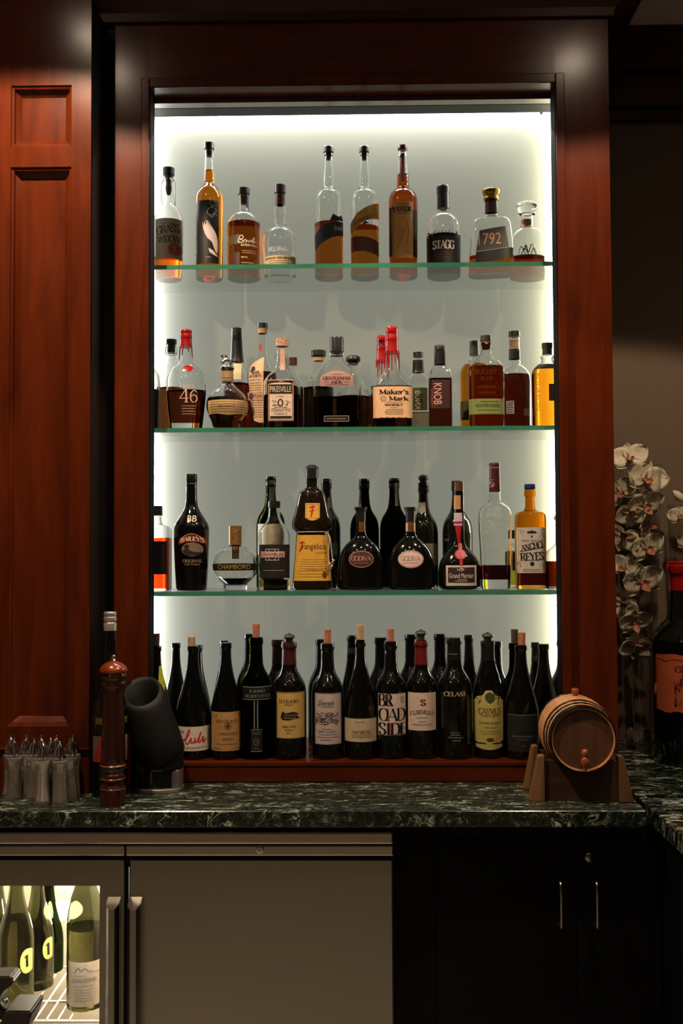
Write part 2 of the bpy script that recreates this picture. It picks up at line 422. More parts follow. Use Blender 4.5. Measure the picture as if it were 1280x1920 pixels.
    def label(s, x0, x1, y0, y1, m, top=None, bot=None, lift=.0005, name='label', nx=22, nz=6, parent=None, slant=0):
        a = s.loc(x0, y1); b = s.loc(x1, y0); h = b[1] - a[1]
        bm = bmesh.new(); G = []
        for i in range(nx + 1):
            u = i / nx; x = a[0] + (b[0] - a[0]) * (.5 - .5 * math.cos(math.pi * u)) if nx > 3 else a[0] + (b[0] - a[0]) * u
            uu = (x - a[0]) / (b[0] - a[0])
            zt = b[1] - (top(uu) * h if top else 0) + slant * h * uu; zb = a[1] + (bot(uu) * h if bot else 0) + slant * h * uu
            col = []
            for j in range(nz + 1):
                z = zb + (zt - zb) * j / nz; rx = s.at(z)[0] + lift; xx = max(-.985 * rx, min(.985 * rx, x))
                col.append(bm.verts.new((xx, s.surf(xx, z, lift), z)))
            G.append(col)
        for p, q in zip(G, G[1:]):
            for j in range(nz): bm.faces.new((p[j], q[j], q[j + 1], p[j + 1]))
        return build(name, bm, m, parent or s.root, smooth='all', recalc=False)
    def print(s, items, m, parent=None, lift=.0009, name='lettering', step=.0035):
        bm = bmesh.new()
        for V, Fc in items:
            vs = [bm.verts.new((*s.loc(*v), 0)) for v in V]
            for f in Fc:
                try: bm.faces.new([vs[i] for i in f])
                except ValueError: pass
        xs = [v.co.x for v in bm.verts]
        if not xs: return None
        x = math.ceil(min(xs) / step) * step
        while x < max(xs):
            bmesh.ops.bisect_plane(bm, geom=bm.verts[:] + bm.edges[:] + bm.faces[:], plane_co=(x, 0, 0), plane_no=(1, 0, 0)); x += step
        ys = [v.co.y for v in bm.verts]; y = math.ceil(min(ys) / .006) * .006
        while y < max(ys):
            bmesh.ops.bisect_plane(bm, geom=bm.verts[:] + bm.edges[:] + bm.faces[:], plane_co=(0, y, 0), plane_no=(0, 1, 0)); y += .006
        for v in bm.verts:
            px, pz = v.co.x, v.co.y; rx = s.at(pz)[0] + lift; px = max(-.985 * rx, min(.985 * rx, px))
            v.co = Vector((px, s.surf(px, pz, lift), pz))
        bm.normal_update()
        for f in bm.faces:
            if f.normal.y > 0: f.normal_flip()
        return build(name, bm, m, parent or s.root, recalc=False)
# ---------------------------------------------------------------- materials
def wood_mat(name, c1, c2, rough=.24, vertical=True, coat=0):
    m, nt, b = bsdf(name)
    tc = nt.nodes.new('ShaderNodeTexCoord'); mp = nt.nodes.new('ShaderNodeMapping')
    mp.inputs['Scale'].default_value = (9, 9, 1.1) if vertical else (1.1, 9, 9)
    n = nt.nodes.new('ShaderNodeTexNoise'); n.inputs['Scale'].default_value = 3.2; n.inputs['Detail'].default_value = 9; n.inputs['Distortion'].default_value = .7
    n2 = nt.nodes.new('ShaderNodeTexNoise'); n2.inputs['Scale'].default_value = 34; n2.inputs['Detail'].default_value = 4
    r = nt.nodes.new('ShaderNodeValToRGB'); r.color_ramp.elements[0].color = c2; r.color_ramp.elements[1].color = c1
    r.color_ramp.elements[0].position = .3; r.color_ramp.elements[1].position = .7
    mx = nt.nodes.new('ShaderNodeMix'); mx.data_type = 'RGBA'; mx.blend_type = 'MULTIPLY'; mx.inputs[0].default_value = .28
    nt.links.new(tc.outputs['Object'], mp.inputs[0]); nt.links.new(mp.outputs[0], n.inputs['Vector']); nt.links.new(mp.outputs[0], n2.inputs['Vector'])
    nt.links.new(n.outputs['Fac'], r.inputs[0]); nt.links.new(r.outputs[0], mx.inputs[6]); nt.links.new(n2.outputs['Color'], mx.inputs[7])
    nt.links.new(mx.outputs[2], b.inputs['Base Color'])
    b.inputs['Roughness'].default_value = rough; b.inputs['Coat Weight'].default_value = coat; b.inputs['Coat Roughness'].default_value = .2
    b.inputs['Specular IOR Level'].default_value = .28
    return m
def marble_mat(name, scale, lo, stretch=(1, 1, 1), amt=1, thin=1):
    m, nt, b = bsdf(name); N = nt.nodes.new; L = nt.links.new
    tc = N('ShaderNodeTexCoord'); mp = N('ShaderNodeMapping'); mp.inputs['Scale'].default_value = stretch; L(tc.outputs['Object'], mp.inputs[0])
    wn = N('ShaderNodeTexNoise'); wn.inputs['Scale'].default_value = 7; wn.inputs['Detail'].default_value = 4; L(mp.outputs[0], wn.inputs['Vector'])
    ad = N('ShaderNodeMix'); ad.data_type = 'VECTOR'; ad.inputs[0].default_value = .16; L(mp.outputs[0], ad.inputs[4]); L(wn.outputs['Color'], ad.inputs[5])
    out = None
    for sc, wdt, k in ((scale, .05, 1.0), (scale * 2.7, .06, .55), (scale * 6, .09, .3)):
        n = N('ShaderNodeTexNoise'); n.inputs['Scale'].default_value = sc; n.inputs['Detail'].default_value = 5; n.inputs['Roughness'].default_value = .6
        L(ad.outputs[1], n.inputs['Vector'])
        s1 = N('ShaderNodeMath'); s1.operation = 'SUBTRACT'; L(n.outputs['Fac'], s1.inputs[0]); s1.inputs[1].default_value = .5
        a = N('ShaderNodeMath'); a.operation = 'ABSOLUTE'; L(s1.outputs[0], a.inputs[0])
        mr = N('ShaderNodeMapRange'); mr.inputs[1].default_value = 0; mr.inputs[2].default_value = wdt * thin; mr.inputs[3].default_value = k * amt; mr.inputs[4].default_value = 0
        L(a.outputs[0], mr.inputs[0])
        msk = N('ShaderNodeTexNoise'); msk.inputs['Scale'].default_value = sc * .8; L(mp.outputs[0], msk.inputs['Vector'])
        mm = N('ShaderNodeMapRange'); mm.inputs[1].default_value = .42; mm.inputs[2].default_value = .62; L(msk.outputs['Fac'], mm.inputs[0])
        ml = N('ShaderNodeMath'); ml.operation = 'MULTIPLY'; L(mr.outputs[0], ml.inputs[0]); L(mm.outputs[0], ml.inputs[1])
        if out is None: out = ml
        else:
            mxx = N('ShaderNodeMath'); mxx.operation = 'MAXIMUM'; L(out.outputs[0], mxx.inputs[0]); L(ml.outputs[0], mxx.inputs[1]); out = mxx
    r = N('ShaderNodeValToRGB'); r.color_ramp.elements[0].color = lo; r.color_ramp.elements[1].color = srgb(190, 200, 185)
    e = r.color_ramp.elements.new(.3); e.color = srgb(52, 66, 54)
    L(out.outputs[0], r.inputs[0]); L(r.outputs[0], b.inputs['Base Color'])
    b.inputs['Roughness'].default_value = .16; b.inputs['Specular IOR Level'].default_value = .5
    return m
def steel_mat(name, col, rough=.32, st=(40, 1, .6)):
    m, nt, b = bsdf(name); N = nt.nodes.new; L = nt.links.new
    b.inputs['Base Color'].default_value = col; b.inputs['Metallic'].default_value = 1
    tc = N('ShaderNodeTexCoord'); mp = N('ShaderNodeMapping'); mp.inputs['Scale'].default_value = st; L(tc.outputs['Object'], mp.inputs[0])
    n = N('ShaderNodeTexNoise'); n.inputs['Scale'].default_value = 12; n.inputs['Detail'].default_value = 3; L(mp.outputs[0], n.inputs['Vector'])
    mr = N('ShaderNodeMapRange'); mr.inputs[3].default_value = rough - .06; mr.inputs[4].default_value = rough + .08; L(n.outputs['Fac'], mr.inputs[0]); L(mr.outputs[0], b.inputs['Roughness'])
    return m
M_WOOD = wood_mat('cherry_wood', srgb(90, 35, 11), srgb(68, 25, 8), .2)
M_WOODH = wood_mat('cherry_wood_crosswise', srgb(90, 35, 11), srgb(68, 25, 8), .24, False)
M_CROWN = wood_mat('crown_wood', srgb(72, 36, 24), srgb(52, 24, 16), .4, False)
M_PANEL = mat('glowing_frosted_panel', srgb(76, 76, 68), .25, noise=.04, scale=5, coat=.25)
_b = M_PANEL.node_tree.nodes['Principled BSDF']; _b.inputs['Emission Color'].default_value = srgb(217, 219, 199); _b.inputs['Emission Strength'].default_value = .285  # even glow added to the edge-lit panel; dark base keeps shadows faint
M_WHITE = mat('niche_white_paint', srgb(205, 205, 198), .5, noise=.03)
M_ALU = mat('aluminium_profile', srgb(170, 168, 160), .3, 1, noise=.1)
M_BLACKM = mat('black_metal', srgb(18, 18, 18), .4, .3, noise=.1)
M_MARBLE = marble_mat('dark_green_marble', 24, srgb(20, 25, 21), (.8, 2.6, 1), 1.1, .7)
M_MARBLE2 = marble_mat('black_marble_white_veins', 6.5, srgb(9, 12, 11), (.8, 2.6, 1), 2.0, .38)
M_STEEL = steel_mat('brushed_steel', srgb(156, 152, 144))
M_BAR = steel_mat('steel_bar', srgb(190, 184, 172), .24, (.6, 1, 40))
M_STEELD = steel_mat('steel_handle', srgb(150, 148, 142), .22)
M_CHROME = mat('chrome', srgb(215, 215, 220), .07, 1, noise=.05)
M_CAB = mat('black_cabinet_lacquer', srgb(9, 8, 8), .5, noise=.2, scale=8, spec=.15)
M_FABRIC = mat('wall_fabric', srgb(104, 88, 72), .85, noise=.25, scale=260, bump=.25)
M_CEIL = mat('ceiling_paint', srgb(232, 220, 222), .8, noise=.05)
M_FLOOR = mat('pale_floor_tile', srgb(170, 164, 150), .5, noise=.25, scale=2)  # unseen floor lightened to brighten its reflection in the steel
M_SHELF = pane('shelf_glass', (.965, .985, .972, 1))
M_SHEDGE = mat('shelf_glass_edge', srgb(56, 124, 98), .15, trans=.2, noise=.15, scale=12)
G_CLEAR = glass('clear_glass', (.985, .99, .985, 1))
G_AMBER = glass('amber_glass', srgb(246, 214, 146))
G_GREEN = glass('green_glass', srgb(118, 140, 78))
G_OLIVE = glass('olive_glass', srgb(92, 112, 62))
G_BLACK = mat('black_bottle_glass', srgb(9, 10, 8), .07, noise=.2, scale=20, coat=.3)
G_BURG = mat('dark_bottle_glass', srgb(14, 15, 9), .07, noise=.2, scale=20, coat=.3)
K_BLACK = mat('black_stopper', srgb(24, 22, 21), .38, noise=.15)
K_BROWN = mat('brown_stopper', srgb(74, 56, 44), .5, noise=.2)
K_CORK = mat('cork', srgb(196, 156, 118), .8, noise=.35, scale=240, bump=.3)
K_CORKR = mat('wine_stained_cork', srgb(186, 118, 92), .8, noise=.35, scale=240, bump=.3)
K_RED = mat('red_wax', srgb(150, 12, 17), .25, noise=.12, coat=.3)
K_DRED = mat('dark_red_foil', srgb(104, 24, 28), .35, noise=.15)
K_MAROON = mat('maroon_foil', srgb(66, 24, 28), .35, noise=.15)
K_BFOIL = mat('black_foil', srgb(20, 18, 18), .33, noise=.15)
K_GOLD = mat('gold_metal', srgb(190, 150, 70), .25, .9, noise=.2)
K_GREY = mat('grey_rubber', srgb(58, 60, 66), .35, noise=.1)
Z1, Z2, Z3, Z4 = EYE + .7413, EYE + .3132, EYE - .1115, EYE - .534
ZC = EYE - .585
YF = 2.55                       # face of the panelled surround
# ---------------------------------------------------------------- room
struct(boxo('floor', -2.6, 2.6, -1.2, 3.2, -.05, 0, M_FLOOR))
struct(boxo('ceiling', -2.6, 2.6, -1.2, 3.2, CEIL, CEIL + .05, M_CEIL))
M_ROOM = mat('room_plaster', srgb(112, 96, 80), .8, noise=.1, scale=3)
struct(boxo('wall_front', -2.6, 2.6, -1.3, -1.2, 0, CEIL, M_ROOM)); struct(boxo('wall_left', -2.7, -2.6, -1.3, 3.2, 0, CEIL, M_ROOM)); struct(boxo('wall_right', 2.6, 2.7, -1.3, 3.2, 0, CEIL, M_ROOM))
struct(boxo('wall_back', -2.6, 2.6, 3.10, 3.2, 0, CEIL, M_FABRIC))
bm = bmesh.new()
zt = P(1200, 72, 3.04).z
box(bm, .66, 2.55, 3.02, 3.10, zt - .10, CEIL, .006); box(bm, .66, 2.55, 3.05, 3.10, zt - .2, zt - .10, .006); box(bm, .66, 2.55, 3.075, 3.10, zt - .235, zt - .2, .004)
struct(build('trim_1', bm, M_CROWN))
# surround of the niche
OX0, OX1 = -.527, .506
XL, XR = -.617, .643
zo = P(640, 180, 2.6).z; zcas = P(640, 141, 2.538).z; zcrown = P(640, 40, YF).z
cab = empty('back_bar_surround', (0, YF, ZC), 'reddish cherry wood surround framing the lit bottle niche above the marble counter', 'cabinet')
def cb(name, *a, m=M_WOOD, bev=0, parent=cab):
    x0, x1, y0, y1, z0, z1 = a
    bm = bmesh.new(); box(bm, x0, x1, y0 - YF, y1 - YF, z0 - ZC, z1 - ZC, bev); return build(name, bm, m, parent)
cb('stile', XL, OX0, YF, 2.60, ZC, zcrown); cb('stile', OX1, XR, YF, 2.60, ZC, zcrown)
cb('header', OX0, OX1, YF, 2.60, zo, zcrown, m=M_WOODH)
cb('bottom_rail', OX0, OX1, YF, 2.60, ZC, Z4 - .004, m=M_WOODH, bev=.002)
cb('niche_floor', OX0, OX1, YF - .002, 2.60, Z4 - .012, Z4, m=M_WOODH, bev=.0025)
cb('niche_floor', NX0, NX1, 2.60, PANEL_Y, Z4 - .012, Z4, m=M_WOODH)
bm = bmesh.new()
for (a, b_, c, d) in ((-.548, OX0, Z4, zcas), (OX1, .529, Z4, zcas), (OX0, OX1, zo, zcas)):
    box(bm, a, b_, 2.538 - YF, .001, c - ZC, d - ZC, .0022)
build('casing', bm, M_WOOD, cab)
M_LIN = mat('black_jamb_lining', srgb(16, 12, 14), .7, noise=.2, spec=.1)
cb('jamb_lining', OX0, OX0 + .0016, 2.545, 2.601, Z4, zo, m=M_LIN); cb('jamb_lining', OX1 - .0016, OX1, 2.545, 2.601, Z4, zo, m=M_LIN)
cb('side_wall', XL, NX0, 2.60, PANEL_Y + .02, ZC, zcrown, m=M_WHITE); cb('side_wall', NX1, XR, 2.60, PANEL_Y + .02, ZC, zcrown, m=M_WHITE)
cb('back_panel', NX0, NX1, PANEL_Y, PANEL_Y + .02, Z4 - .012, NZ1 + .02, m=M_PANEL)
cb('niche_ceiling', NX0, NX1, 2.60, PANEL_Y, NZ1, NZ1 + .02, m=M_WHITE)
cb('light_channel', OX0 - .03, OX1 + .03, 2.602, 2.63, P(640, 190, 2.602).z, zo + .06, m=M_ALU)
cb('light_baffle', NX0, NX1, 2.65, 2.70, P(640, 203, 2.66).z, NZ1, m=M_BLACKM)
ob = cb('led_profile', NX0 + .02, NX1 - .03, PANEL_Y - .075, PANEL_Y - .045, EYE + 1.268, NZ1, m=M_ALU)
bm = bmesh.new()
p0 = P(1013, 213, 2.80)
bm.faces.new([bm.verts.new(v) for v in ((p0.x - .012, 2.79 - YF, p0.z + .012 - ZC), (p0.x + .012, 2.79 - YF, p0.z + .012 - ZC), (p0.x, 2.785 - YF, p0.z - .012 - ZC))])
r = bmesh.ops.extrude_face_region(bm, geom=bm.faces[:]); bmesh.ops.translate(bm, verts=[v for v in r['geom'] if isinstance(v, bmesh.types.BMVert)], vec=(0, .006, 0))
build('wiring_clip', bm, M_WHITE, cab)
# lower base trim on the right side of the surround
zb = P(1150, 1165, 2.6).z
cb('base_block', XR, XR + .014, 2.60, 3.10, ZC, zb, m=M_WOOD, bev=.003)
cb('outer_side', XL, XL + .016, 2.60, 3.10, ZC, zcrown); cb('outer_side', XR - .016, XR - .0001, 2.892, 3.10, ZC, zcrown)
# crown
bm = bmesh.new()
prof = [(0, 0), (-.012, 0), (-.016, .02), (-.05, .05), (-.085, .10), (-.13, .16), (-.16, .185), (-.16, CEIL - zcrown)]
def crown_pts(x0, x1, y0):
    rows = []
    for d, h in prof: rows.append([bm.verts.new((x0, 3.10, zcrown + h)), bm.verts.new((x0, y0 + d, zcrown + h)), bm.verts.new((x1 - d, y0 + d, zcrown + h)), bm.verts.new((x1 - d, 3.10, zcrown + h))])
    for a, b_ in zip(rows, rows[1:]):
        for i in range(3): bm.faces.new((a[i], a[i + 1], b_[i + 1], b_[i]))
crown_pts(-1.6, XR, YF)
struct(build('trim_2', bm, M_CROWN))
bm = bmesh.new(); box(bm, -1.6, XR, YF + .001, 3.10, zcrown, CEIL)
struct(build('trim_3', bm, M_CROWN))

M_RIM = mat('white_fixture_rim', srgb(200, 196, 188), .5, noise=.03); M_REFL = mat('lit_reflector', (1, .78, .56, 1), .4, emit=52)
for lx, ly, nm in ((-.80, 1.82, 'left'), (.70, 1.856, 'right')):
    f_ = empty('recessed_downlight', (lx, ly, CEIL), 'recessed ceiling downlight in front of the %s of the back bar' % {'left': 'left pilaster', 'right': 'right jamb'}[nm], 'ceiling light', 'ceiling downlights')
    lathe('trim_ring', [(-.004, .052), (-.004, .066), (0, .068), (0, .052)], M_RIM, f_, seg=32)
    lathe('reflector', [(-.0056, .0001), (-.0056, .05), (-.0041, .05), (-.0041, .0001)], M_REFL, f_, seg=32)
# ---------------------------------------------------------------- pilaster on the left
YP = 2.43
xr = P(169, 700, YP).x; pcol = empty('wood_pilaster', (xr - .26, YP, ZC), 'tall red cherry pilaster with two recessed panels, left of the niche', 'pilaster')
PX = xr - .26
def pb(name, x0, x1, y0, y1, z0, z1, m=M_WOOD, bev=0, obj=None):
    bm = bmesh.new(); box(bm, x0 - PX, x1 - PX, y0 - YP, y1 - YP, z0 - ZC, z1 - ZC, bev); return build(name, bm, m, pcol)
px0, px1 = P(17, 700, YP).x, P(132, 700, YP).x
zA, zB = P(75, 160, YP).z, P(75, 274, YP).z; zC_, zD = P(75, 313, YP).z, P(75, 1362, YP).z; zL = P(75, 1402, YP).z
LEFT = xr - .52; ztop = zcrown
bm = bmesh.new()
def q(x0, x1, z0, z1, y0=YP, y1=YP + .03): box(bm, x0 - PX, x1 - PX, y0 - YP, y1 - YP, z0 - ZC, z1 - ZC)
q(px1, xr, zL, ztop); q(LEFT, px0, zL, ztop); q(px0, px1, zA, ztop); q(px0, px1, zC_, zB); q(px0, px1, zL, zD)
q(LEFT, xr, zL, ztop, YP + .03, YF + .04)
build('frame', bm, M_WOOD, pcol)
pb('plinth', LEFT, xr, YP + .002, YF + .04, ZC, zL - .004)
pb('ledge', LEFT, xr + .0015, YP - .004, YF, zL - .005, zL, bev=.0018)
def bevel_panel(z0, z1):
    bm = bmesh.new(); steps = [(0, 0), (.002, .004), (.007, .006), (.009, .013), (.019, .022), (.021, .024)]
    rows = []
    for ins, dep in steps:
        rows.append([bm.verts.new((x - PX, dep, z - ZC)) for x, z in ((px0 + ins, z0 + ins), (px1 - ins, z0 + ins), (px1 - ins, z1 - ins), (px0 + ins, z1 - ins))])
    for a, b_ in zip(rows, rows[1:]):
        for i in range(4): bm.faces.new((a[i], a[(i + 1) % 4], b_[(i + 1) % 4], b_[i]))
    build('panel_moulding', bm, M_WOOD, pcol)
    pb('panel', px0 + .02, px1 - .02, YP + .024, YP + .0299, z0 + .02, z1 - .02)
M_DKW = mat('shaded_return_board', srgb(26, 20, 16), .6, noise=.2, scale=8, spec=.2)  # near-black tone paints in the shade of the gap beside the pilaster
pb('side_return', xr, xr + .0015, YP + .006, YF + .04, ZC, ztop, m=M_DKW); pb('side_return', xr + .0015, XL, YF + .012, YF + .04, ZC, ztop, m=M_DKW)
bevel_panel(zB, zA); bevel_panel(zD, zC_)
# ---------------------------------------------------------------- glass shelves
for zz_, lab in ((Z1, 'highest green-edged glass shelf carrying ten spirit bottles'), (Z2, 'middle glass shelf carrying the whiskey bottles'), (Z3, 'lowest glass shelf carrying dark liqueur bottles')):
    o = empty('glass_shelf', (0, 2.62, zz_), lab, 'shelf', 'glass shelves in the niche')
    bm = bmesh.new(); box(bm, NX0 + .001, NX1 - .001, .0012, .241, -.0115, 0); build('glass_sheet', bm, M_SHELF, o)
    bm = bmesh.new(); box(bm, NX0 + .001, NX1 - .001, 0, .0012, -.0115, 0); build('front_edge', bm, M_SHEDGE, o)
# ---------------------------------------------------------------- counters
YCF = P(640, 1520, 2.276).y
xce = P(1213, 1515, 2.276).x
bm = bmesh.new(); box(bm, -1.3, xce, YCF, YF, ZC - .038, ZC, .0045, 3)
box(bm, -1.3, xce, YF, 2.62, ZC - .038, ZC - .001)
tag(build('marble_countertop', bm, M_MARBLE), 'dark green marble countertop with pale veins under the niche', 'countertop')
bm = bmesh.new(); box(bm, xce + .014, 1.45, .9, 3.095, ZC - .038, ZC, .002); box(bm, xce - .0001, xce + .016, YF + .06, 3.095, ZC - .038, ZC)
tag(build('side_countertop', bm, M_MARBLE2), 'black marble side counter with bold white veins on the right', 'countertop')
boxo('x', 0, 1, 0, 1, 0, 1, M_CAB); bpy.data.objects.remove(bpy.data.objects['x'])
bm = bmesh.new(); box(bm, xce + .045, 1.42, .92, 3.09, .0, ZC - .0385)
tag(build('side_counter_base', bm, M_CAB), 'black base cabinet below the white-veined side counter', 'cabinet')
# ---------------------------------------------------------------- refrigerator
YR = 2.30
fr = empty('undercounter_refrigerator', (P(300, 1700, YR).x, YR, 0), 'stainless steel undercounter refrigerator with a lit glass door at left', 'refrigerator')
FX = fr.location.x
def fb(name, x0, x1, y0, y1, z0, z1, m=M_STEEL, bev=0, parent=fr, label=None):
    bm = bmesh.new(); box(bm, x0 - FX, x1 - FX, y0 - YR, y1 - YR, z0, z1, bev)
    o = build(name, bm, m, parent)
    if label: o['label'] = label
    return o
fx = lambda px: P(px, 1600, YR).x
fz = lambda py: P(370, py, YR).z
FL, FRt = fx(-230), fx(738)
FTOP = ZC - .0395
fb('top_bar', FL, FRt, YR - .008, YR + .03, fz(1582), fz(1558), m=M_BAR, bev=.005)
fb('top_bar', FL, fx(234), YR - .003, YR + .03, fz(1605), fz(1584), m=M_BAR, bev=.004)
fb('top_bar', fx(236), FRt, YR - .003, YR + .03, fz(1605), fz(1584), m=M_BAR, bev=.004)
lk = lathe('lock', [(-.004, .0001), (-.004, .009), (.002, .009), (.003, .0075), (.003, .005), (.0015, .0045), (.0015, .0001)], M_CHROME, fr, (fx(487) - FX, -.003, fz(1592)), 24)
lk.rotation_euler = (math.pi / 2, 0, 0)
bm = bmesh.new(); box(bm, -.0005, .0005, -.003, .003, .0012, .0022); build('keyhole', bm, M_BLACKM, lk)
# carcass: hollow behind the left door
zi0 = .12
bm = bmesh.new(); X = lambda v: v - FX
box(bm, X(FL), X(FRt), .025, .62, fz(1632), FTOP - .0005)
box(bm, X(FL), X(FRt), .025, .62, .02, zi0)
box(bm, X(FL), X(FL) + .03, .025, .62, zi0, fz(1632)); box(bm, X(fx(238)), X(fx(262)), .025, .62, zi0, fz(1632)); box(bm, X(FRt) - .03, X(FRt), .025, .62, zi0, fz(1632))
box(bm, X(FL), X(FRt), .60, .62, zi0, fz(1632))
build('carcass', bm, M_BLACKM, fr)
M_LINER = mat('white_liner', srgb(225, 215, 195), .4, noise=.03)
bm = bmesh.new(); box(bm, X(FL) + .031, X(fx(238)) - .001, .575, .598, zi0, fz(1634)); box(bm, X(fx(238)) - .014, X(fx(238)) - .001, .06, .575, zi0, fz(1634)); box(bm, X(FL) + .031, X(FL) + .04, .06, .575, zi0, fz(1634)); box(bm, X(FL) + .031, X(fx(238)) - .001, .06, .575, fz(1638), fz(1634))
build('liner', bm, M_LINER, fr)
# doors
zd1 = fz(1613)
fb('door', fx(244), fx(735), YR, YR + .024, .09, zd1, bev=.0018)
dl = empty('door', (0, 0, 0)); dl.parent = fr
bm = bmesh.new(); wx1, wz1, wz0 = fx(187), fz(1661), .22
for a in ((FL, fx(232), wz1, zd1), (FL, fx(232), .09, wz0), (wx1, fx(232), wz0, wz1), (FL, FL + .05, wz0, wz1)):
    box(bm, X(a[0]), X(a[1]), 0, .024, a[2], a[3])
build('door_frame', bm, M_STEEL, dl)
bm = bmesh.new(); box(bm, X(FL) + .05, X(wx1), .010, .014, wz0, wz1); build('glass_pane', bm, pane('fridge_pane', (.97, .97, .96, 1)), dl)
bm = bmesh.new()
for a in ((FL, fx(232), wz1 + .001, zd1 - .001), (wx1 + .001, fx(236), .09, zd1 - .001)): box(bm, X(a[0]), X(a[1]), .0238, .034, a[2], a[3])
build('gasket', bm, M_BLACKM, dl)
def door_handle(pxa, par):
    x0, x1 = fx(pxa), fx(pxa + 24); zt_ = fz(1681); zb_ = .14; bm = bmesh.new(); w_ = x1 - x0
    prof = [(0, 0), (0, -.022), (.003, -.028), (w_ * .3, -.034), (w_ * .75, -.034), (w_ * .9, -.026), (w_, -.018), (w_, 0)]
    lo = [bm.verts.new((X(x0) + a, b_, zb_)) for a, b_ in prof]; hi = [bm.verts.new((X(x0) + a, b_, zt_ + b_ * .5)) for a, b_ in prof]
    for i in range(len(prof)):
        j = (i + 1) % len(prof); bm.faces.new((lo[i], lo[j], hi[j], hi[i]))
    bm.faces.new(hi); bm.faces.new(lo)
    bmesh.ops.bevel(bm, geom=[e for e in bm.edges if all(v in hi for v in e.verts)], offset=.001, segments=2, affect='EDGES')
    o = build('handle', bm, M_STEELD, par)
door_handle(203, dl)
door_handle(243, [c for c in fr.children if c.name.startswith('door')][0] if False else bpy.data.objects['door'])
# wire shelf
zw = EYE - .585 - .535
zw = P(120, 1912, 2.36).z
bm = bmesh.new()
for i in range(15):
    x = FL + .05 + i * .0265
    if x < fx(238) - .02: tube(bm, [(X(x), .06, zw), (X(x), .36, zw)], .0022, 6)
for yy in (.06, .16, .36): tube(bm, [(X(FL) + .04, yy, zw - .003), (X(fx(238)) - .014, yy, zw - .003)], .003, 6)
build('wire_shelf', bm, mat('white_coated_wire', srgb(225, 222, 215), .3, noise=.05), fr)
# interior lamp of the refrigerator
lampc = P(122, 1706, 2.70)
bm = bmesh.new(); bmesh.ops.create_uvsphere(bm, u_segments=20, v_segments=12, radius=1)
for v in bm.verts: v.co = Vector((v.co.x * .045, v.co.y * .03, v.co.z * .024))
o = build('lamp_cover', bm, mat('lit_lamp_cover', (1, .93, .75, 1), .5, emit=30), fr, (lampc.x - FX, 2.70 - YR, lampc.z), True)
l = bpy.data.lights.new('fridge_lamp', 'POINT'); l.energy = 15; l.color = (1, .9, .72); l.shadow_soft_size = .03
o = bpy.data.objects.new('fridge_lamp', l); COL.objects.link(o); o.location = (lampc.x + .0, 2.60, lampc.z + .03)
l = bpy.data.lights.new('fridge_lamp', 'POINT'); l.energy = 9; l.color = (1, .93, .8); l.shadow_soft_size = .02
o = bpy.data.objects.new('fridge_lamp', l); COL.objects.link(o); o.location = (P(150, 1600, 2.35).x, 2.352, fz(1652))
# ---------------------------------------------------------------- black base cabinet
bc = empty('base_cabinet', (P(950, 1700, 2.32).x, 2.32, 0), 'black two-door base cabinet with slim bar handles right of the refrigerator', 'cabinet')
BXc = bc.location.x; gx = lambda px: P(px, 1680, 2.31).x - BXc; gz = lambda py: P(1000, py, 2.31).z
bx0 = FRt + .002 - BXc; bx1 = xce + .043 - BXc
bm = bmesh.new(); box(bm, bx0, bx1, .02, .6, .02, ZC - .0385); build('body', bm, M_CAB, bc)
mid = (gx(1049) + gx(1116)) / 2
for a, b_, hx in ((mid - (bx1 - mid) - .12, mid - .001, gx(1049)), (mid + .001, bx1 - .002, gx(1116))):
    a = max(a, bx0 + .002)
    bm = bmesh.new(); box(bm, a, b_, 0, .0198, .09, ZC - .075, .0015); d = build('door', bm, M_CAB, bc)
    bm = bmesh.new(); z0_, z1_ = gz(1738), gz(1650)
    tube(bm, crv([(hx, 0, z1_ - .004), (hx, -.018, z1_ - .002), (hx, -.028, z1_ - .012), (hx, -.03, (z0_ + z1_) / 2), (hx, -.028, z0_ + .012), (hx, -.018, z0_ + .002), (hx, 0, z0_ + .004)], 5), .0042, 10)
    build('handle', bm, M_STEELD, d, smooth=True)['label'] = 'slim brushed bar handle'
k = lathe('lock', [(0, .0001), (0, .011), (.006, .011), (.008, .009), (.008, .0001)], M_STEELD, bc, (gx(1107), 0, gz(1609)), 24); k.rotation_euler = (math.pi / 2, 0, 0)
bm = bmesh.new(); box(bm, bx0, bx1, .003, .0195, ZC - .0735, ZC - .0395, .001); build('top_rail', bm, M_CAB, bc)
# ================================================================ SHELF 1
B = Bottle
pi = math.pi
WH = ink(225, 220, 210); DK = ink(30, 26, 24); GR1 = 'spirit bottles on the top shelf'
YS = 2.772
b = B('whiskey_bottle', 'stout clear whiskey bottle with grey-tan vintage label, leftmost on the highest shelf', 316, YS, Z1,
      [(334, 9.5), (342, 9.5), (342, 8.5), (352, 8.5), (372, 10.5), (384, 13), (392, 19), (404, 25), (414, 27.5), (450, 27.5), (None, 24.5)], group=GR1)
b.body(G_CLEAR, 484); b.liquid(484, (246, 120, 24))
b.cap([(316, .1), (316, 11), (329, 11), (329, 8), (333.6, 8), (333.6, .1)], K_BLACK, 'cap'); b.cap([(334, .1), (334, 6), (345, 5), (352, 6), (360, 5), (366, 3), (366, .1)], K_BROWN, 'cork')
bm = bmesh.new()
for sgn in (-1, 1): tube(bm, [(sgn * a * b.mpp, -.002, b.zz(y)) for a, y in ((9.8, 337), (12.5, 345), (13.5, 362), (12.5, 384))], .0008, 6)
tube(bm, [(9.8 * b.mpp * math.cos(t * pi / 8), 9.8 * b.mpp * math.sin(t * pi / 8), b.zz(338)) for t in range(16)], .0008, 6, True)
build('wire_bail', bm, M_STEELD, b.root)
L_ = b.label(289, 342, 409, 486, paper(166, 156, 132))
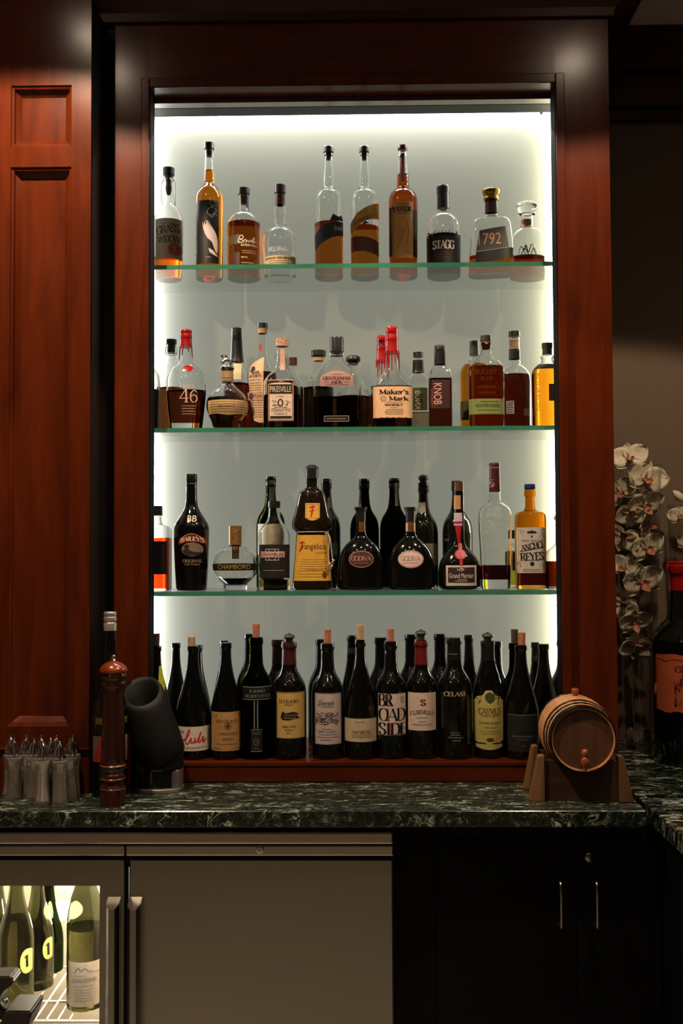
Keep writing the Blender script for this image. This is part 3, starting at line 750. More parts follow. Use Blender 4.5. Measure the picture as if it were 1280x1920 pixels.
b.print([R_('GRASS', 314, 430, 44, 16, 15, 6, arch=-0, rot=.14), R_('WIDOW', 316, 449, 44, 14, 15, 6, rot=.05), LN(300, 336, 419, 1)], DK, L_)
b.print([EL(327, 468, 12, 12), ], ink(150, 56, 44), L_); b.print([R_('S', 327, 468, 8, 12, 24, 9), EL(327, 468, 10, 10, 1)], paper(170, 150, 120), L_, lift=.0013)

b = B('whiskey_bottle', 'tall slim bourbon bottle filled amber with a black eagle label', 392, YS, Z1,
      [(283, 8.5), (292, 8.5), (292, 7.6), (310, 8.4), (344, 9.6), (349, 13), (357, 19.5), (368, 24.5), (380, 25.5), (None, 25.5)], group=GR1)
b.body(G_CLEAR, 320); b.liquid(320, (232, 138, 22))
b.cap([(269, .1), (269, 9.5), (280, 9.5), (280, 6.5), (283, 6.5), (283, .1)], K_BLACK, 'cap'); b.cap([(283.2, .1), (283.2, 6), (294, 5), (294, .1)], K_BROWN, 'cork')
L_ = b.label(366.5, 409, 376, 497, ink(20, 18, 18))
b.print([PL([(385, 432), (383, 420), (388, 416), (392, 420), (397, 428), (404, 440), (407, 455), (406, 476), (401, 466), (397, 452), (391, 444), (386, 438)], 1), PG([(379, 418), (382, 425), (384, 419), (386, 424), (388, 416), (392, 423), (398, 430), (404, 441), (407, 456), (407, 478), (402, 468), (397, 456), (389, 449), (384, 440), (381, 431)]),
         PG([(391, 468), (399, 472), (406, 480), (408, 484), (399, 480), (393, 476)])], ink(190, 178, 176), L_)
b.print([PL([(404, 378), (396, 377), (393, 384), (400, 388), (392, 392), (388, 400), (396, 405), (405, 396), (403, 392)], 1.4, taper=True), PL([(392, 404), (397, 409), (403, 402), (406, 404)], 1), LN(385, 396, 485, 1)], ink(170, 165, 160), L_)

b = B('whiskey_bottle', 'squat domed bourbon bottle filled dark amber with white script and side seal', 457, YS, Z1,
      [(366, 9), (372, 9), (372, 8.4), (396, 9.4), (399, 14), (404, 22), (412, 28), (422, 31), (436, 31.3), (None, 31)], group=GR1)
b.body(G_CLEAR, 421); b.liquid(421, (176, 84, 14))
b.cap([(354, .1), (354, 11), (365.5, 11), (365.5, .1)], K_BLACK, 'cap'); b.cap([(366, .1), (366, 6.5), (383, 5.5), (383, .1)], K_BROWN, 'cork')
b.label(459, 466, 358, 390, K_BLACK, name='seal_strip', lift=.0012, nx=4)
b.label(426, 450, 440, 458, ink(70, 62, 30), name='label'); b.label(426, 449, 474, 497, ink(66, 30, 14), name='label')
b.print([PL([(446, 455), (449, 445), (454, 442), (456, 447), (450, 450), (456, 452), (453, 456), (447, 455)], 1.2), PL([(457, 456), (459, 450), (462, 452), (461, 456), (465, 451), (467, 455), (471, 450), (472, 455), (476, 444), (475, 456), (479, 451), (482, 456)], 1), S('BOURBON WHISKEY', 468, 460.5, 32, 4.2), LN(452, 482, 471, 2, 4, .6), S('BREW 92', 458, 484, 12, 3), LN(452, 478, 494, 1, 3, .8)], WH)

b = B('whiskey_bottle', 'empty onion-shaped clear bottle with brown cap and low beige label', 525, YS, Z1,
      [(366, 8.5), (384, 9), (391, 11.5), (402, 13.2), (414, 11.5), (423, 12.5), (428, 18), (436, 27), (446, 32.5), (458, 34), (475, 33), (None, 29)], group=GR1)
b.body(G_CLEAR, None)
b.cap([(348, .1), (348, 10.5), (363, 10.5), (363, .1)], mat('dark_brown_cap', srgb(62, 34, 28), .4, noise=.1), 'cap'); b.wrap(364, 385, mat('bronze_neck_wrap', srgb(92, 56, 32), .4, .4, noise=.5, scale=300), 'neck_wrap')
L_ = b.label(492.5, 553, 479, 497, paper(190, 172, 132))
b.print([R_('ROWAN 100 PROOF', 522, 484, 52, 4, 22, 10), LN(500, 548, 489, 2, 4, .8)], DK, L_)
b.print([S('W.L.Weller', 522, 467, 40, 9, shear=.3)], ink(200, 200, 195))

def stran(cx, lv, lab, liq, band, txtm, dark, y0, y1, wrapc):
    b = B('whiskey_bottle', lab, cx, YS, Z1, [(284, 8), (292, 8), (292, 6.8), (310, 8), (332, 10.4), (352, 11.2), (357, 15), (364, 22.5), (374, 26.3), (384, 27), (None, 26.3)], group=GR1)
    b.body(G_CLEAR, lv); b.liquid(lv, liq)
    b.cap([(275, .1), (275, 8.5), (278, 10), (286, 9.6), (286, 6.2), (287, .1)], K_BROWN, 'cap'); b.cap([(287.2, .1), (287.2, 6), (300, 4.6), (300, .1)], K_BROWN, 'cork')
    return b
b = stran(616, 421, 'tall clear whiskey bottle half full with a slanted charcoal band label', (186, 104, 30), 0, 0, 0, 0, 0, 0)
# band rising to the right
def band(b, pts_top, pts_bot, m, n=26, lift=.0006, name='label'):
    bm = bmesh.new(); G = []
    for i in range(n + 1):
        u = i / n
        def ip(L):
            t = u * (len(L) - 1); k = min(int(t), len(L) - 2); f = t - k
            return (L[k][0] + (L[k + 1][0] - L[k][0]) * f, L[k][1] + (L[k + 1][1] - L[k][1]) * f)
        a, c = ip(pts_top), ip(pts_bot); col = []
        for j in range(5):
            px = a[0] + (c[0] - a[0]) * j / 4; py = a[1] + (c[1] - a[1]) * j / 4
            x, z = b.loc(px, py); rx = b.at(z)[0] + lift; x = max(-.985 * rx, min(.985 * rx, x)); col.append(bm.verts.new((x, b.surf(x, z, lift), z)))
        G.append(col)
    for p, q_ in zip(G, G[1:]):
        for j in range(4): bm.faces.new((p[j], p[j + 1], q_[j + 1], q_[j]))
    return build(name, bm, m, b.root, smooth='all', recalc=False)
L_ = band(b, [(588, 440), (600, 426), (620, 419), (644, 413)], [(589, 468), (602, 458), (622, 447), (644, 440)], ink(44, 47, 52))
b.print([S('Stranahan', 637, 427, 22, 9, shear=.35, rot=.2)], WH, L_); b.print([PG([(617, 417), (624, 402), (634, 406), (640, 402), (643, 412), (630, 415)])], ink(34, 34, 38))
b = stran(683, 428, 'tall clear whiskey bottle half full with a slanted yellow band label', (190, 112, 34), 0, 0, 0, 0, 0, 0)
L_ = band(b, [(656, 416), (668, 400), (688, 388), (711, 377)], [(657, 438), (666, 427), (686, 415), (711, 408)], paper(206, 162, 72))
b.print([S("Stranahan's", 680, 411, 38, 10, shear=.3, rot=.42), LN(700, 708, 390, 4, 4.5, .7), PG([(676, 424), (684, 416), (692, 420), (683, 422)])], DK, L_)
band(b, [(657, 443), (684, 446), (710, 452)], [(657, 472), (684, 474), (710, 480)], mat('brown_band', srgb(82, 46, 30), .5, noise=.1), name='label')

b = B('whiskey_bottle', 'full reddish amber bourbon bottle with pink seal strip and tall parchment label', 755, YS, Z1,
      [(277, 7), (290, 7.6), (294, 9.6), (298, 7.8), (320, 10), (352, 12), (358, 18), (366, 24.5), (376, 27), (390, 27.5), (None, 26)], group=GR1)
b.body(G_CLEAR, 328); b.liquid(328, (196, 84, 18))
b.cap([(274, .1), (274, 9), (279, 9.5), (283, 8), (283, .1)], K_DRED, 'cap')
b.label(750, 759.5, 278, 335, paper(190, 124, 120), name='seal_strip', nx=4, lift=.001)
L2 = b.label(729, 737, 386, 480, ink(26, 22, 20), name='side_label', nx=6); b.label(774, 782.5, 392, 482, ink(26, 22, 20), name='side_label', nx=6)
L_ = b.label(734, 773.5, 378, 486, paper(214, 164, 98))
b.print([R_('TAYLOR', 754, 393, 36, 11, 24, 10), LN(741, 767, 383, 1, 3, .9), LN(741, 768, 401, 1, 3, .9), LN(760, 771, 476, 1)], ink(38, 34, 28), L_)
b.print([PL([(758, 412), (764, 425), (765, 440), (762, 455), (759, 468)], 1.6, taper=True), PL([(742, 470), (748, 455), (752, 440), (748, 432), (745, 445), (753, 452), (757, 430)], .9), LN(748, 760, 409, 1)], ink(190, 84, 50), L_)

b = B('whiskey_bottle', 'black-capped domed bottle with antler print and bold letters on a black body', 831, YS, Z1,
      [(390, 10.5), (398, 11), (401, 15), (406, 22), (414, 28), (424, 31.5), (440, 32.2), (None, 31.5)], group=GR1)
b.body(G_CLEAR, 445); b.liquid(445, (52, 22, 14))
b.cap([(349, .1), (349, 11), (352, 12.2), (363, 12), (363, 11.4), (392, 11.6), (392, .1)], K_BLACK, 'cap')
L_ = b.label(799, 863, 442, 496, ink(16, 14, 14))
b.print([PL([(804 + i * 6.2, 446), (802 + i * 6.2 + (i - 4), 438), (806 + i * 6.2, 430 + (i % 2) * 3)], 1.6, taper=True) for i in range(9)] + [PL([(803, 432), (812, 444), (830, 448), (850, 444), (859, 432)], 2)], ink(20, 18, 18))
b.print([R_('STAGG', 831, 459, 41, 17, 24, 9)], WH, L_); b.print([BX(814, 849, 472, 473), BX(814, 849, 483, 484), S('BOURBON WHISKEY', 831, 478, 34, 5)], ink(92, 44, 48), L_)

b = B('whiskey_bottle', 'wide sloping decanter bottle with ornate gold stopper and dark 1792 label', 921, 2.755, Z1,
      [(376, 11), (400, 11.5), (406, 13, 2), (409, 22, 2.6), (414, 33, 3.2), (424, 37, 4), (470, 41, 4), (None, 44, 4)], ryf=.62, group=GR1, rz=-.16)
b.body(G_CLEAR, 483, .016); b.liquid(483, (206, 108, 22), .016)
b.cap([(356, .1), (356, 14), (358, 17), (363, 16), (370, 12.5), (372, 14.5), (376, 14), (376, .1)], K_GOLD, 'stopper', seg=18); b.wrap(377, 400, K_MAROON, 'neck_wrap')
bm_ = [(895, 488), (901, 429), (949, 426), (958, 478)]
L_ = band(b, [(903, 430), (925, 427), (951, 424)], [(896, 470), (925, 468), (957, 464)], ink(50, 54, 52)); band(b, [(896, 471), (925, 469), (966, 464)], [(895, 491), (925, 490), (964, 484)], ink(20, 19, 19))
b.print([S('1792', 922, 447, 42, 22)], ink(176, 128, 96), L_)

b = B('whiskey_bottle', 'short round-shouldered decanter with a big glass ball stopper, rightmost on the highest shelf', 988, 2.80, Z1,
      [(400, 17), (402, 17), (402, 11), (424, 11), (428, 16), (434, 25), (444, 31), (460, 33), (None, 33)], ryf=.72, group=GR1)
b.body(G_CLEAR, 483, .014); b.liquid(483, (150, 44, 14), .014)
b.cap([(376, .1), (377, 8), (381, 16), (388, 20.5), (394, 18), (398, 12), (399.5, 10), (399.5, .1)], G_CLEAR, 'glass_stopper')
L_ = b.label(978, 999, 405, 423, mat('copper_label', srgb(112, 60, 36), .4, .3, noise=.4, scale=200), name='neck_label'); b.print([R_('S', 988, 414, 6, 10)], K_GOLD, L_)
b.print([PL([(972, 478), (976, 462), (982, 470), (985, 460), (990, 474), (996, 458), (1002, 476)], 2.2, taper=True), PL([(975, 482), (983, 466), (992, 480), (1000, 466), (1006, 482)], 1.6), R_('Y', 984, 476, 8, 10)], ink(70, 62, 48))

# ================================================================ SHELF 2
GR2 = 'whiskey bottles on the middle shelf'; F2, K2 = 2.675, 2.79
b = B('whiskey_bottle', 'clear round-shouldered bottle mostly hidden behind the left jamb of the middle shelf', 270, F2, Z2, [(640, 9), (680, 10), (690, 18), (704, 28), (725, 30), (None, 29)], group=GR2)
b.body(G_CLEAR, 732); b.liquid(732, (70, 40, 20)); b.cap([(626, .1), (626, 11), (640, 11), (640, .1)], K_BLACK, 'cap')
b = B('whiskey_bottle', 'clear swing-necked bottle with black top and green cork behind the red-waxed 46 bottle', 321, K2, Z2,
      [(662, 9.5), (666, 9.5), (666, 8), (676, 10), (690, 13.5), (705, 15), (716, 19), (730, 22), (None, 22)], group=GR2)
b.body(G_CLEAR, 728); b.liquid(728, (120, 66, 24)); b.cap([(637, .1), (637, 10), (646, 10), (646, 7.5), (662, 7.5), (662, .1)], mat('green_black_stopper', srgb(32, 36, 28), .4, noise=.1), 'stopper')
bm = bmesh.new(); tube(bm, [(10 * b.mpp * math.cos(t * pi / 8), 10 * b.mpp * math.sin(t * pi / 8), b.zz(665)) for t in range(16)], .0009, 6, True)
for s_ in (-1, 1): tube(bm, [(s_ * 10 * b.mpp, 0, b.zz(665)), (s_ * 11 * b.mpp, 0, b.zz(655)), (s_ * 8 * b.mpp, 0, b.zz(648))], .0008, 6)
build('wire_bail', bm, M_STEELD, b.root)

b = B('whiskey_bottle', 'oval clear bourbon bottle with dripping red wax top and 46 on dark liquid', 349, F2, Z2,
      [(619, 9.6), (650, 10), (672, 11.5), (682, 15), (690, 25), (700, 33), (714, 37), (735, 37), (765, 34.5), (None, 29.5)], ryf=.62, group=GR2)
b.body(G_CLEAR, 733, .022); b.liquid(733, (96, 44, 20), .022)
b.cap([(619, .1), (619, 9.8), (622, 11.2), (626, 10.2), (630, 10.8), (634, 11), (636, 10.3), (652, 11.6), (652, 9.5), (652.1, .1)], K_RED, 'wax_top')
bm = bmesh.new()
for a, y1 in ((-11.5, 676), (-5, 668), (6, 662), (11.6, 672)):
    x = a * b.mpp; yy = -math.sqrt(max(0, (12.2 * b.mpp) ** 2 - x * x)); tube(bm, [(x * .9, yy * .9, b.zz(650)), (x * 1.0, yy, b.zz(660)), (x * 1.08, yy * 1.02, b.zz(y1))], [.002, .0016, .0012], 8)
build('wax_drip', bm, K_DRED, b.root, smooth=True)
L_ = b.label(342, 361, 683, 697, K_RED, top=lambda u: .5 - math.sqrt(max(0, .25 - (u - .5) ** 2)), bot=lambda u: .5 - math.sqrt(max(0, .25 - (u - .5) ** 2)), name='wax_seal', lift=.0012)
b.print([R_('4', 345, 742, 18, 26, 10, 5), R_('6', 363, 743, 14, 24, 10, 5), LN(340, 366, 761, 4, 5, 1), S("Maker's", 352, 723, 24, 8, shear=.2)], ink(190, 160, 150))

b = B('whiskey_bottle', 'clear-shouldered whiskey bottle with long black sealed neck behind the horse-stoppered one', 443, K2, Z2,
      [(624, 9.5), (640, 10.5), (665, 12), (680, 14), (692, 19), (705, 23.5), (720, 24), (None, 24)], group=GR2)
b.body(G_CLEAR, 720); b.liquid(720, (104, 30, 18)); b.cap([(616, .1), (616, 10), (623.5, 9.5), (623.5, .1)], mat('dark_olive_stopper', srgb(40, 38, 26), .4, noise=.1), 'stopper')
b.wrap(624, 679, K_BFOIL, 'neck_seal'); b.label(437, 452, 680, 712, paper(196, 190, 160))

b = B('whiskey_bottle', 'squat round faceted bourbon bottle with horse figurine stopper and parchment band', 426, F2, Z2,
      [(692, 11), (718, 11.2), (724, 15), (732, 24), (742, 33), (752, 38), (762, 39), (778, 36), (790, 30.5), (None, 26, 2.4)], group=GR2)
b.body(G_CLEAR, 748); b.liquid(748, (92, 38, 18))
b.wrap(697, 717, paper(150, 122, 88), 'neck_label')
st = b.cap([(688, .1), (688, 12), (690, 13.5), (693, 12.5), (696, 11), (696, .1)], M_STEELD, 'stopper')
bm = bmesh.new(); u_ = b.mpp
def hz(a, y, d=0): return (a * u_, d * u_, b.zz(y))
tube(bm, [hz(-7, 676), hz(-2, 674), hz(5, 677)], [2.6 * u_, 3.2 * u_, 2.8 * u_]); tube(bm, [hz(-6, 675), hz(-9, 669), hz(-8, 665.5)], [2.4 * u_, 1.8 * u_, 1.6 * u_]); tube(bm, [hz(-8, 666), hz(-13, 668.5)], [1.9 * u_, 1 * u_])
for p in ([hz(-6, 677), hz(-12, 678), hz(-11, 682)], [hz(-5, 678), hz(-9, 682), hz(-6, 684)], [hz(5, 678), hz(9, 682), hz(13, 680)], [hz(4, 678), hz(6, 684), hz(3, 687)], [hz(5, 676), hz(10, 674), hz(13, 677)]): tube(bm, p, [1.5 * u_, 1 * u_, .8 * u_])
tube(bm, [hz(-1, 674), hz(-1.5, 668), hz(-5, 667)], [2 * u_, 2 * u_, 1 * u_]); tube(bm, [hz(-1, 668), hz(-2.4, 664.5)], [1.6 * u_, 1.2 * u_])
tube(bm, [(7.2 * u_ * math.cos(t * pi / 8), .0, b.zz(682) + 6 * u_ * math.sin(t * pi / 8)) for t in range(16)], 1 * u_, 6, True)
build('horse_figurine', bm, M_STEELD, st, smooth=True)
L_ = b.label(387, 465, 749, 776, paper(186, 156, 112), bot=lambda u: .06 * math.sin(u * 9))
b.print([LN(391, 461, 752, 5, 4.6, 1.1, .1), S("Blanton's", 425, 761, 30, 5, shear=.3)], ink(84, 60, 44), L_)
b.print([LN(414, 438, 703, 2, 5, 1)], DK)

b = B('whiskey_bottle', 'clear whiskey bottle wearing a folded parchment paper bib with belt', 492, K2, Z2,
      [(626, 10), (660, 11.5), (675, 14), (690, 21), (702, 25.5), (716, 26.5), (None, 26.5)], group=GR2)
b.body(G_CLEAR, 700); b.liquid(700, (84, 40, 18)); b.cap([(607, .1), (607, 10), (616, 10), (616, .1)], K_BLACK, 'cap'); b.cap([(616.2, .1), (616.2, 9.4), (626, 8), (626, .1)], K_CORK, 'cork')
b.label(484, 489.5, 642, 655, ink(170, 52, 44), name='neck_seal', nx=3)
L_ = band(b, [(462, 684), (475, 677), (490, 669), (494, 667)], [(469, 760), (476, 790), (486, 794), (494, 794)], paper(206, 174, 138), lift=.0035)
b.print([R_("BASIL", 479, 698, 16, 6, 22, 9), R_("HAYDEN'S", 478, 705, 24, 5.5, 22, 9), EL(474, 689, 3.4, 3.4), LN(465, 491, 718, 5, 4.5, .8), LN(468, 492, 756, 7, 4.5, .8), LN(466, 490, 712, 1)], DK, L_, lift=.004)
M2 = band(b, [(462, 735), (478, 736), (494, 736)], [(464, 750), (478, 752), (494, 752)], paper(186, 150, 118), lift=.0046, name='paper_belt'); b.print([EL(470, 743, 5, 6), ], ink(70, 60, 90), M2, lift=.0052); b.print([S("Rye", 483, 744, 14, 8)], ink(160, 50, 40), M2, lift=.0052)

b = B('whiskey_bottle', 'square-shouldered rye bottle with printed cream label and red paper top', 529, F2, Z2,
      [(648, 9.5), (672, 10.5), (688, 13), (700, 22, 2.6), (710, 31, 3.4), (720, 34.5, 4), (None, 35, 4)], ryf=.62, group=GR2, rz=.0)
b.body(G_CLEAR, 742); b.liquid(742, (82, 48, 26)); b.cap([(636, .1), (636, 12), (650, 12), (650, .1)], mat('red_printed_top', srgb(140, 58, 46), .5, noise=.6, scale=400, col2=srgb(200, 176, 140)), 'cap')
b.label(524, 533, 650, 692, paper(190, 150, 132), name='seal_strip', nx=4)
L_ = b.label(502.5, 550, 712, 790, paper(206, 186, 166), nx=16); Y_ = ink(74, 26, 22)
b.print([BX(503.5, 549, 713, 789, 1.3)], ink(110, 40, 34), L_)
b.print([BX(505, 547.5, 721, 739), BX(506, 546.5, 781, 786)], DK, L_, lift=.0008)
b.print([S('PIKESVILLE', 526, 730, 40, 11)], paper(206, 186, 166), L_, lift=.0014)
b.print([S('STRAIGHT RYE', 526.5, 770, 36, 6.5), R_('WHISKEY', 526, 776.8, 26, 4), LN(508, 545, 716, 1), EL(525.5, 756, 5.5, 7.5, 2.5), scribble(514, 758, 12, 12, 10, .7), scribble(538, 758, 12, 12, 10, .7), S('6 YEAR', 525, 744, 14, 3), LN(512, 540, 764.5, 1)], DK, L_)

b = B('whiskey_bottle', 'dark bottle with small black screw cap behind the cream-labelled rye', 549, 2.80, Z2, [(686, 7.5), (702, 8), (712, 14), (724, 19.5), (None, 20)], group=GR2)
b.fillup(G_CLEAR, 726, (60, 30, 14)); b.cap([(671, .1), (671, 8), (685, 8), (685, .1)], K_MAROON, 'cap')
b = B('whiskey_bottle', 'flared-neck bottle with wide black and cork stopper left of the arched-label flask', 597, 2.80, Z2,
      [(678, 12), (690, 11.5), (700, 12.5), (710, 16), (716, 26), (724, 28), (None, 28)], group=GR2)
b.fillup(G_CLEAR, 728, (40, 30, 20)); b.cap([(658, .1), (658, 14), (668, 14), (668, .1)], K_BLACK, 'cap'); b.cap([(668.2, .1), (668.2, 11), (677, 9.5), (677, .1)], K_CORK, 'cork')
b = B('whiskey_bottle', 'round-shouldered bottle with dark mushroom stopper right of the arched-label flask', 662, 2.80, Z2,
      [(684, 11), (700, 11.5), (712, 16), (728, 26), (742, 31), (756, 32), (None, 29)], group=GR2)
b.fillup(G_CLEAR, 745, (54, 30, 18)); b.cap([(666, .1), (667, 8), (670, 13), (676, 14), (679, 12), (679, 9.5), (684, 9.5), (684, .1)], K_BLACK, 'mushroom_stopper')
b = B('whiskey_bottle', 'broad flask-shaped whiskey bottle with arched pink label and black cap', 631.5, F2, Z2,
      [(662, 13), (672, 13), (680, 17, 2), (688, 27, 2.3), (697, 37, 3), (708, 43.5, 3.4), (720, 45, 3.6), (780, 44, 3.6), (None, 42, 3.6)], ryf=.5, group=GR2)
b.body(G_CLEAR, 746); b.liquid(746, (88, 52, 28)); b.cap([(633, .1), (633, 12.8), (635, 13.4), (660, 13.4), (660, .1)], K_BLACK, 'cap'); b.wrap(662, 668, paper(150, 150, 156, .3, .7), 'neck_band')
L_ = b.label(600, 662, 694, 724, paper(160, 122, 118), top=lambda u: .42 * (2 * u - 1) ** 2 + .0)
b.print([R_('GENTLEMAN', 631, 709, 52, 6.5, 22, 9), R_('JACK', 631, 716.8, 22, 6, 22, 9), LN(608, 618, 716, 1), LN(644, 655, 716, 1), LN(620, 642, 701, 1), LN(606, 656, 721, 1)], ink(44, 26, 24), L_)
L_ = b.label(607, 654, 780, 791, ink(26, 22, 18), nx=10); b.print([BX(607, 654, 780, 791, .9), LN(611, 650, 785, 1, 3, 1.2)], ink(150, 140, 122), L_)

def makers(cx, Y, yt, lab, lev, hw=38, nw=12):
    b = B('whiskey_bottle', lab, cx, Y, Z2, [(yt + 4, nw - 1.5), (yt + 45, nw - .5), (yt + 72, nw + .5), (yt + 84, nw + 4, 2), (yt + 94, nw + 11, 2.4), (yt + 104, hw * .8, 3), (yt + 116, hw * .98, 4), (None, hw * .95, 4)], ryf=.8, group=GR2)
    b.body(G_CLEAR, lev); b.liquid(lev, (84, 40, 20))
    b.cap([(yt, .1), (yt, nw - 2), (yt + 3, nw - .4), (yt + 11, nw - .2), (yt + 12, nw - 1), (yt + 25, nw + .3), (yt + 27, nw - .3), (yt + 50, nw + 1.4), (yt + 50, nw - .6), (yt + 50.2, .1)], K_RED, 'wax_top')
    bm = bmesh.new()
    for a, y1 in ((-.95, 60), (-.6, 78), (-.35, 66), (-.05, 84), (.3, 70), (.62, 60), (1.0, 88)):
        an = a * 1.35; r0 = (nw + .6) * b.mpp; tube(bm, [(r0 * math.sin(an), -r0 * math.cos(an), b.zz(yt + 46)), (r0 * 1.02 * math.sin(an), -r0 * 1.02 * math.cos(an), b.zz(yt + 56)), (r0 * 1.1 * math.sin(an), -r0 * 1.1 * math.cos(an), b.zz(yt + y1))], [.0024, .0017, .0012], 8)
    build('wax_drip', bm, K_RED, b.root, smooth=True); return b
b = makers(716, 2.80, 630, 'second red-waxed bottle half hidden behind the square cream-labelled one', 725, 25, 10)
b = makers(735, F2, 613, 'square whisky bottle with tall red wax top and square cream label', 727)
L_ = b.label(699, 773, 725, 784, paper(222, 180, 140), bot=lambda u: .012 * math.sin(u * 40))
b.print([R_("Maker's", 738, 735.5, 56, 10, 22, 9), R_("Mark", 747, 748, 38, 9, 22, 9), EL(718, 748, 5.5, 5.5, .8), S('S IV', 717.5, 748, 7, 4), R_('WHISKY', 738, 760, 36, 5, 24, 10), LN(722, 755, 754.5, 1, 3, .8), LN(730, 748, 765, 1, 3, .8), LN(720, 756, 768.5, 4, 2.8, .9)], DK, L_)
b = B('whiskey_bottle', 'square clear bottle turned backwards with green label behind the brown upright-lettered one', 784, 2.80, Z2,
      [(668, 9.5), (676, 10), (698, 10.8), (704, 14, 3), (712, 18.5, 4), (None, 19, 5)], ryf=.8, group=GR2)
b.body(G_CLEAR, 774); b.liquid(774, (168, 150, 120)); b.cap([(661, .1), (661, 9.5), (670, 9.5), (670, .1)], K_BLACK, 'cap'); b.wrap(676, 699, K_BFOIL, 'neck_seal')
L_ = b.label(773, 801, 727, 770, ink(52, 58, 36), nx=8); b.print([mirror_x(S('KNOB', 783, 750, 34, 11, rot=pi / 2), 783)], ink(170, 165, 120), L_)
b = B('whiskey_bottle', 'narrow square bourbon bottle with upright lettering on a dark brown label', 824.5, F2, Z2,
      [(658, 10), (684, 10.6), (688, 13, 3), (694, 19, 4), (702, 21.5, 5), (None, 21.5, 5)], ryf=.85, group=GR2)
b.body(G_CLEAR, 711); b.liquid(711, (96, 38, 26)); b.cap([(648, .1), (648, 8.5), (650, 10), (657, 10), (657, .1)], K_BLACK, 'cap'); b.wrap(659, 684, K_BFOIL, 'neck_seal')
L_ = b.label(803.5, 843, 712, 766, ink(56, 30, 28), nx=8); b.print([S('KNOB', 820, 739, 40, 15, rot=-pi / 2), LN(806, 808, 730, 1)], ink(206, 158, 140), L_); b.print([S('CREEK', 809, 747, 30, 4, rot=-pi / 2)], ink(150, 60, 70), L_)
b = B('whiskey_bottle', 'golden amber bottle with black cap peeking left of the green-labelled frontier flask', 890, 2.80, Z2,
      [(668, 9), (676, 10), (682, 18, 2.2), (690, 25, 2.6), (704, 28, 3), (None, 28, 3)], ryf=.7, group=GR2)
b.body(G_CLEAR, 684); b.liquid(684, (220, 138, 26)); b.cap([(640, .1), (640, 9), (667, 9.6), (667, .1)], K_BLACK, 'cap'); b.label(862, 890, 752, 788, ink(50, 50, 22), name='label')
b = B('whiskey_bottle', 'oval embossed flask of amber rye with olive green label and cork stopper', 911, 2.665, Z2,
      [(643, 9), (655, 9.4), (665, 11), (672, 18), (679, 27, 2.3), (688, 32, 2.5), (700, 33.5, 2.6), (None, 32.5, 2.6)], ryf=.55, group=GR2)
b.body(G_CLEAR, 687); b.liquid(687, (150, 74, 24)); b.cap([(630, .1), (630, 10), (640, 10.4), (640, .1)], K_BLACK, 'cap'); b.cap([(640.2, .1), (640.2, 8.8), (642.5, 8.8), (642.5, 8), (655, 7), (655, .1)], K_CORKR, 'cork')
L_ = b.label(878.5, 946, 748, 777, paper(112, 128, 66)); b.print([S('FRONTIER WHISKEY', 914, 761, 46, 6), LN(898, 936, 753, 1, 3, 1), LN(892, 938, 769, 1, 3, 1)], ink(36, 44, 22), L_)
b.print([S('BULLEIT', 911, 697, 42, 9), S('RYE', 912, 710, 22, 7), S('AMERICAN', 912, 726, 34, 6), S('WHISKEY', 912, 737, 34, 6)], mat('embossed_glass', srgb(120, 66, 48), .15, noise=.2, trans=.5))
b = B('whiskey_bottle', 'tall-necked bottle of very dark whiskey with a small white barcode label', 964.5, 2.765, Z2,
      [(624, 9.8), (672, 10.5), (682, 12), (688, 18), (696, 25), (706, 28.5), (720, 29.5), (None, 29)], ryf=.75, group=GR2)
b.body(G_CLEAR, 703); b.liquid(703, (86, 26, 14)); b.cap([(622, .1), (622, 10.5), (632, 10.8), (632, .1)], K_BLACK, 'cap'); b.wrap(655, 674, K_BFOIL, 'neck_seal'); L_ = b.label(956, 974, 632, 655, paper(150, 128, 100), name='neck_label', nx=8); b.print([LN(958, 970, 636, 3, 5, 1.4)], DK, L_)
L_ = b.label(948.5, 962.5, 752, 776, paper(200, 186, 186), nx=6); b.print([LN(950, 961, 754, 5, 4.4, 2.6, 0)], ink(80, 74, 90), L_)
b.label(981, 993, 766, 780, paper(180, 140, 96), nx=5)
b = B('whiskey_bottle', 'bright golden faceted bottle with dark shoulder band cut by the right jamb', 1026, F2, Z2,
      [(666, 9), (669, 13), (672, 13), (672, 11), (680, 12), (684, 18, 3), (694, 27, 4.5), (702, 28, 5), (None, 27.5, 5)], ryf=.8, group=GR2)
b.body(G_CLEAR, 686); b.liquid(686, (240, 150, 30)); b.cap([(644, .1), (644, 10), (653, 10), (653, 9), (665.6, 9), (665.6, .1)], mat('dark_green_stopper', srgb(34, 34, 24), .4, noise=.1), 'stopper')
band(b, [(1012, 681), (1026, 681), (1040, 681)], [(1000, 692), (1026, 691), (1050, 691)], ink(26, 22, 18)); b.print([S('BOURBON', 1008, 735, 70, 7, rot=-pi / 2)], ink(150, 96, 24))
b.label(1028, 1052, 720, 752, ink(52, 40, 22), name='label')
# ================================================================ SHELF 3
GR3 = 'liqueur bottles on the lowest glass shelf'; F3, K3 = 2.68, 2.80
b = B('liqueur_bottle', 'square bottle of red-orange liqueur half hidden behind the left jamb', 288, F3, Z3, [(968, 14), (982, 16), (988, 28, 4), (996, 31.5, 6), (None, 31.5, 6)], ryf=.85, group=GR3)
b.body(G_CLEAR, 1009); b.liquid(1009, (236, 62, 14)); b.cap([(949, .1), (949, 16), (967, 16.5), (967, .1)], K_BLACK, 'cap'); L_ = b.label(262, 313, 1015, 1077, ink(24, 20, 20)); b.print([LN(303, 308, 1022, 12, 4, 1.2, 0)], ink(90, 60, 54), L_)
b = B('liqueur_bottle', 'black shouldered cream liqueur bottle with red arched label and landscape picture', 359, F3, Z3,
      [(891, 9.5), (907, 10), (930, 10.2), (948, 12), (960, 17), (974, 26), (986, 32), (994, 33), (1040, 32), (None, 28.5)], group=GR3)
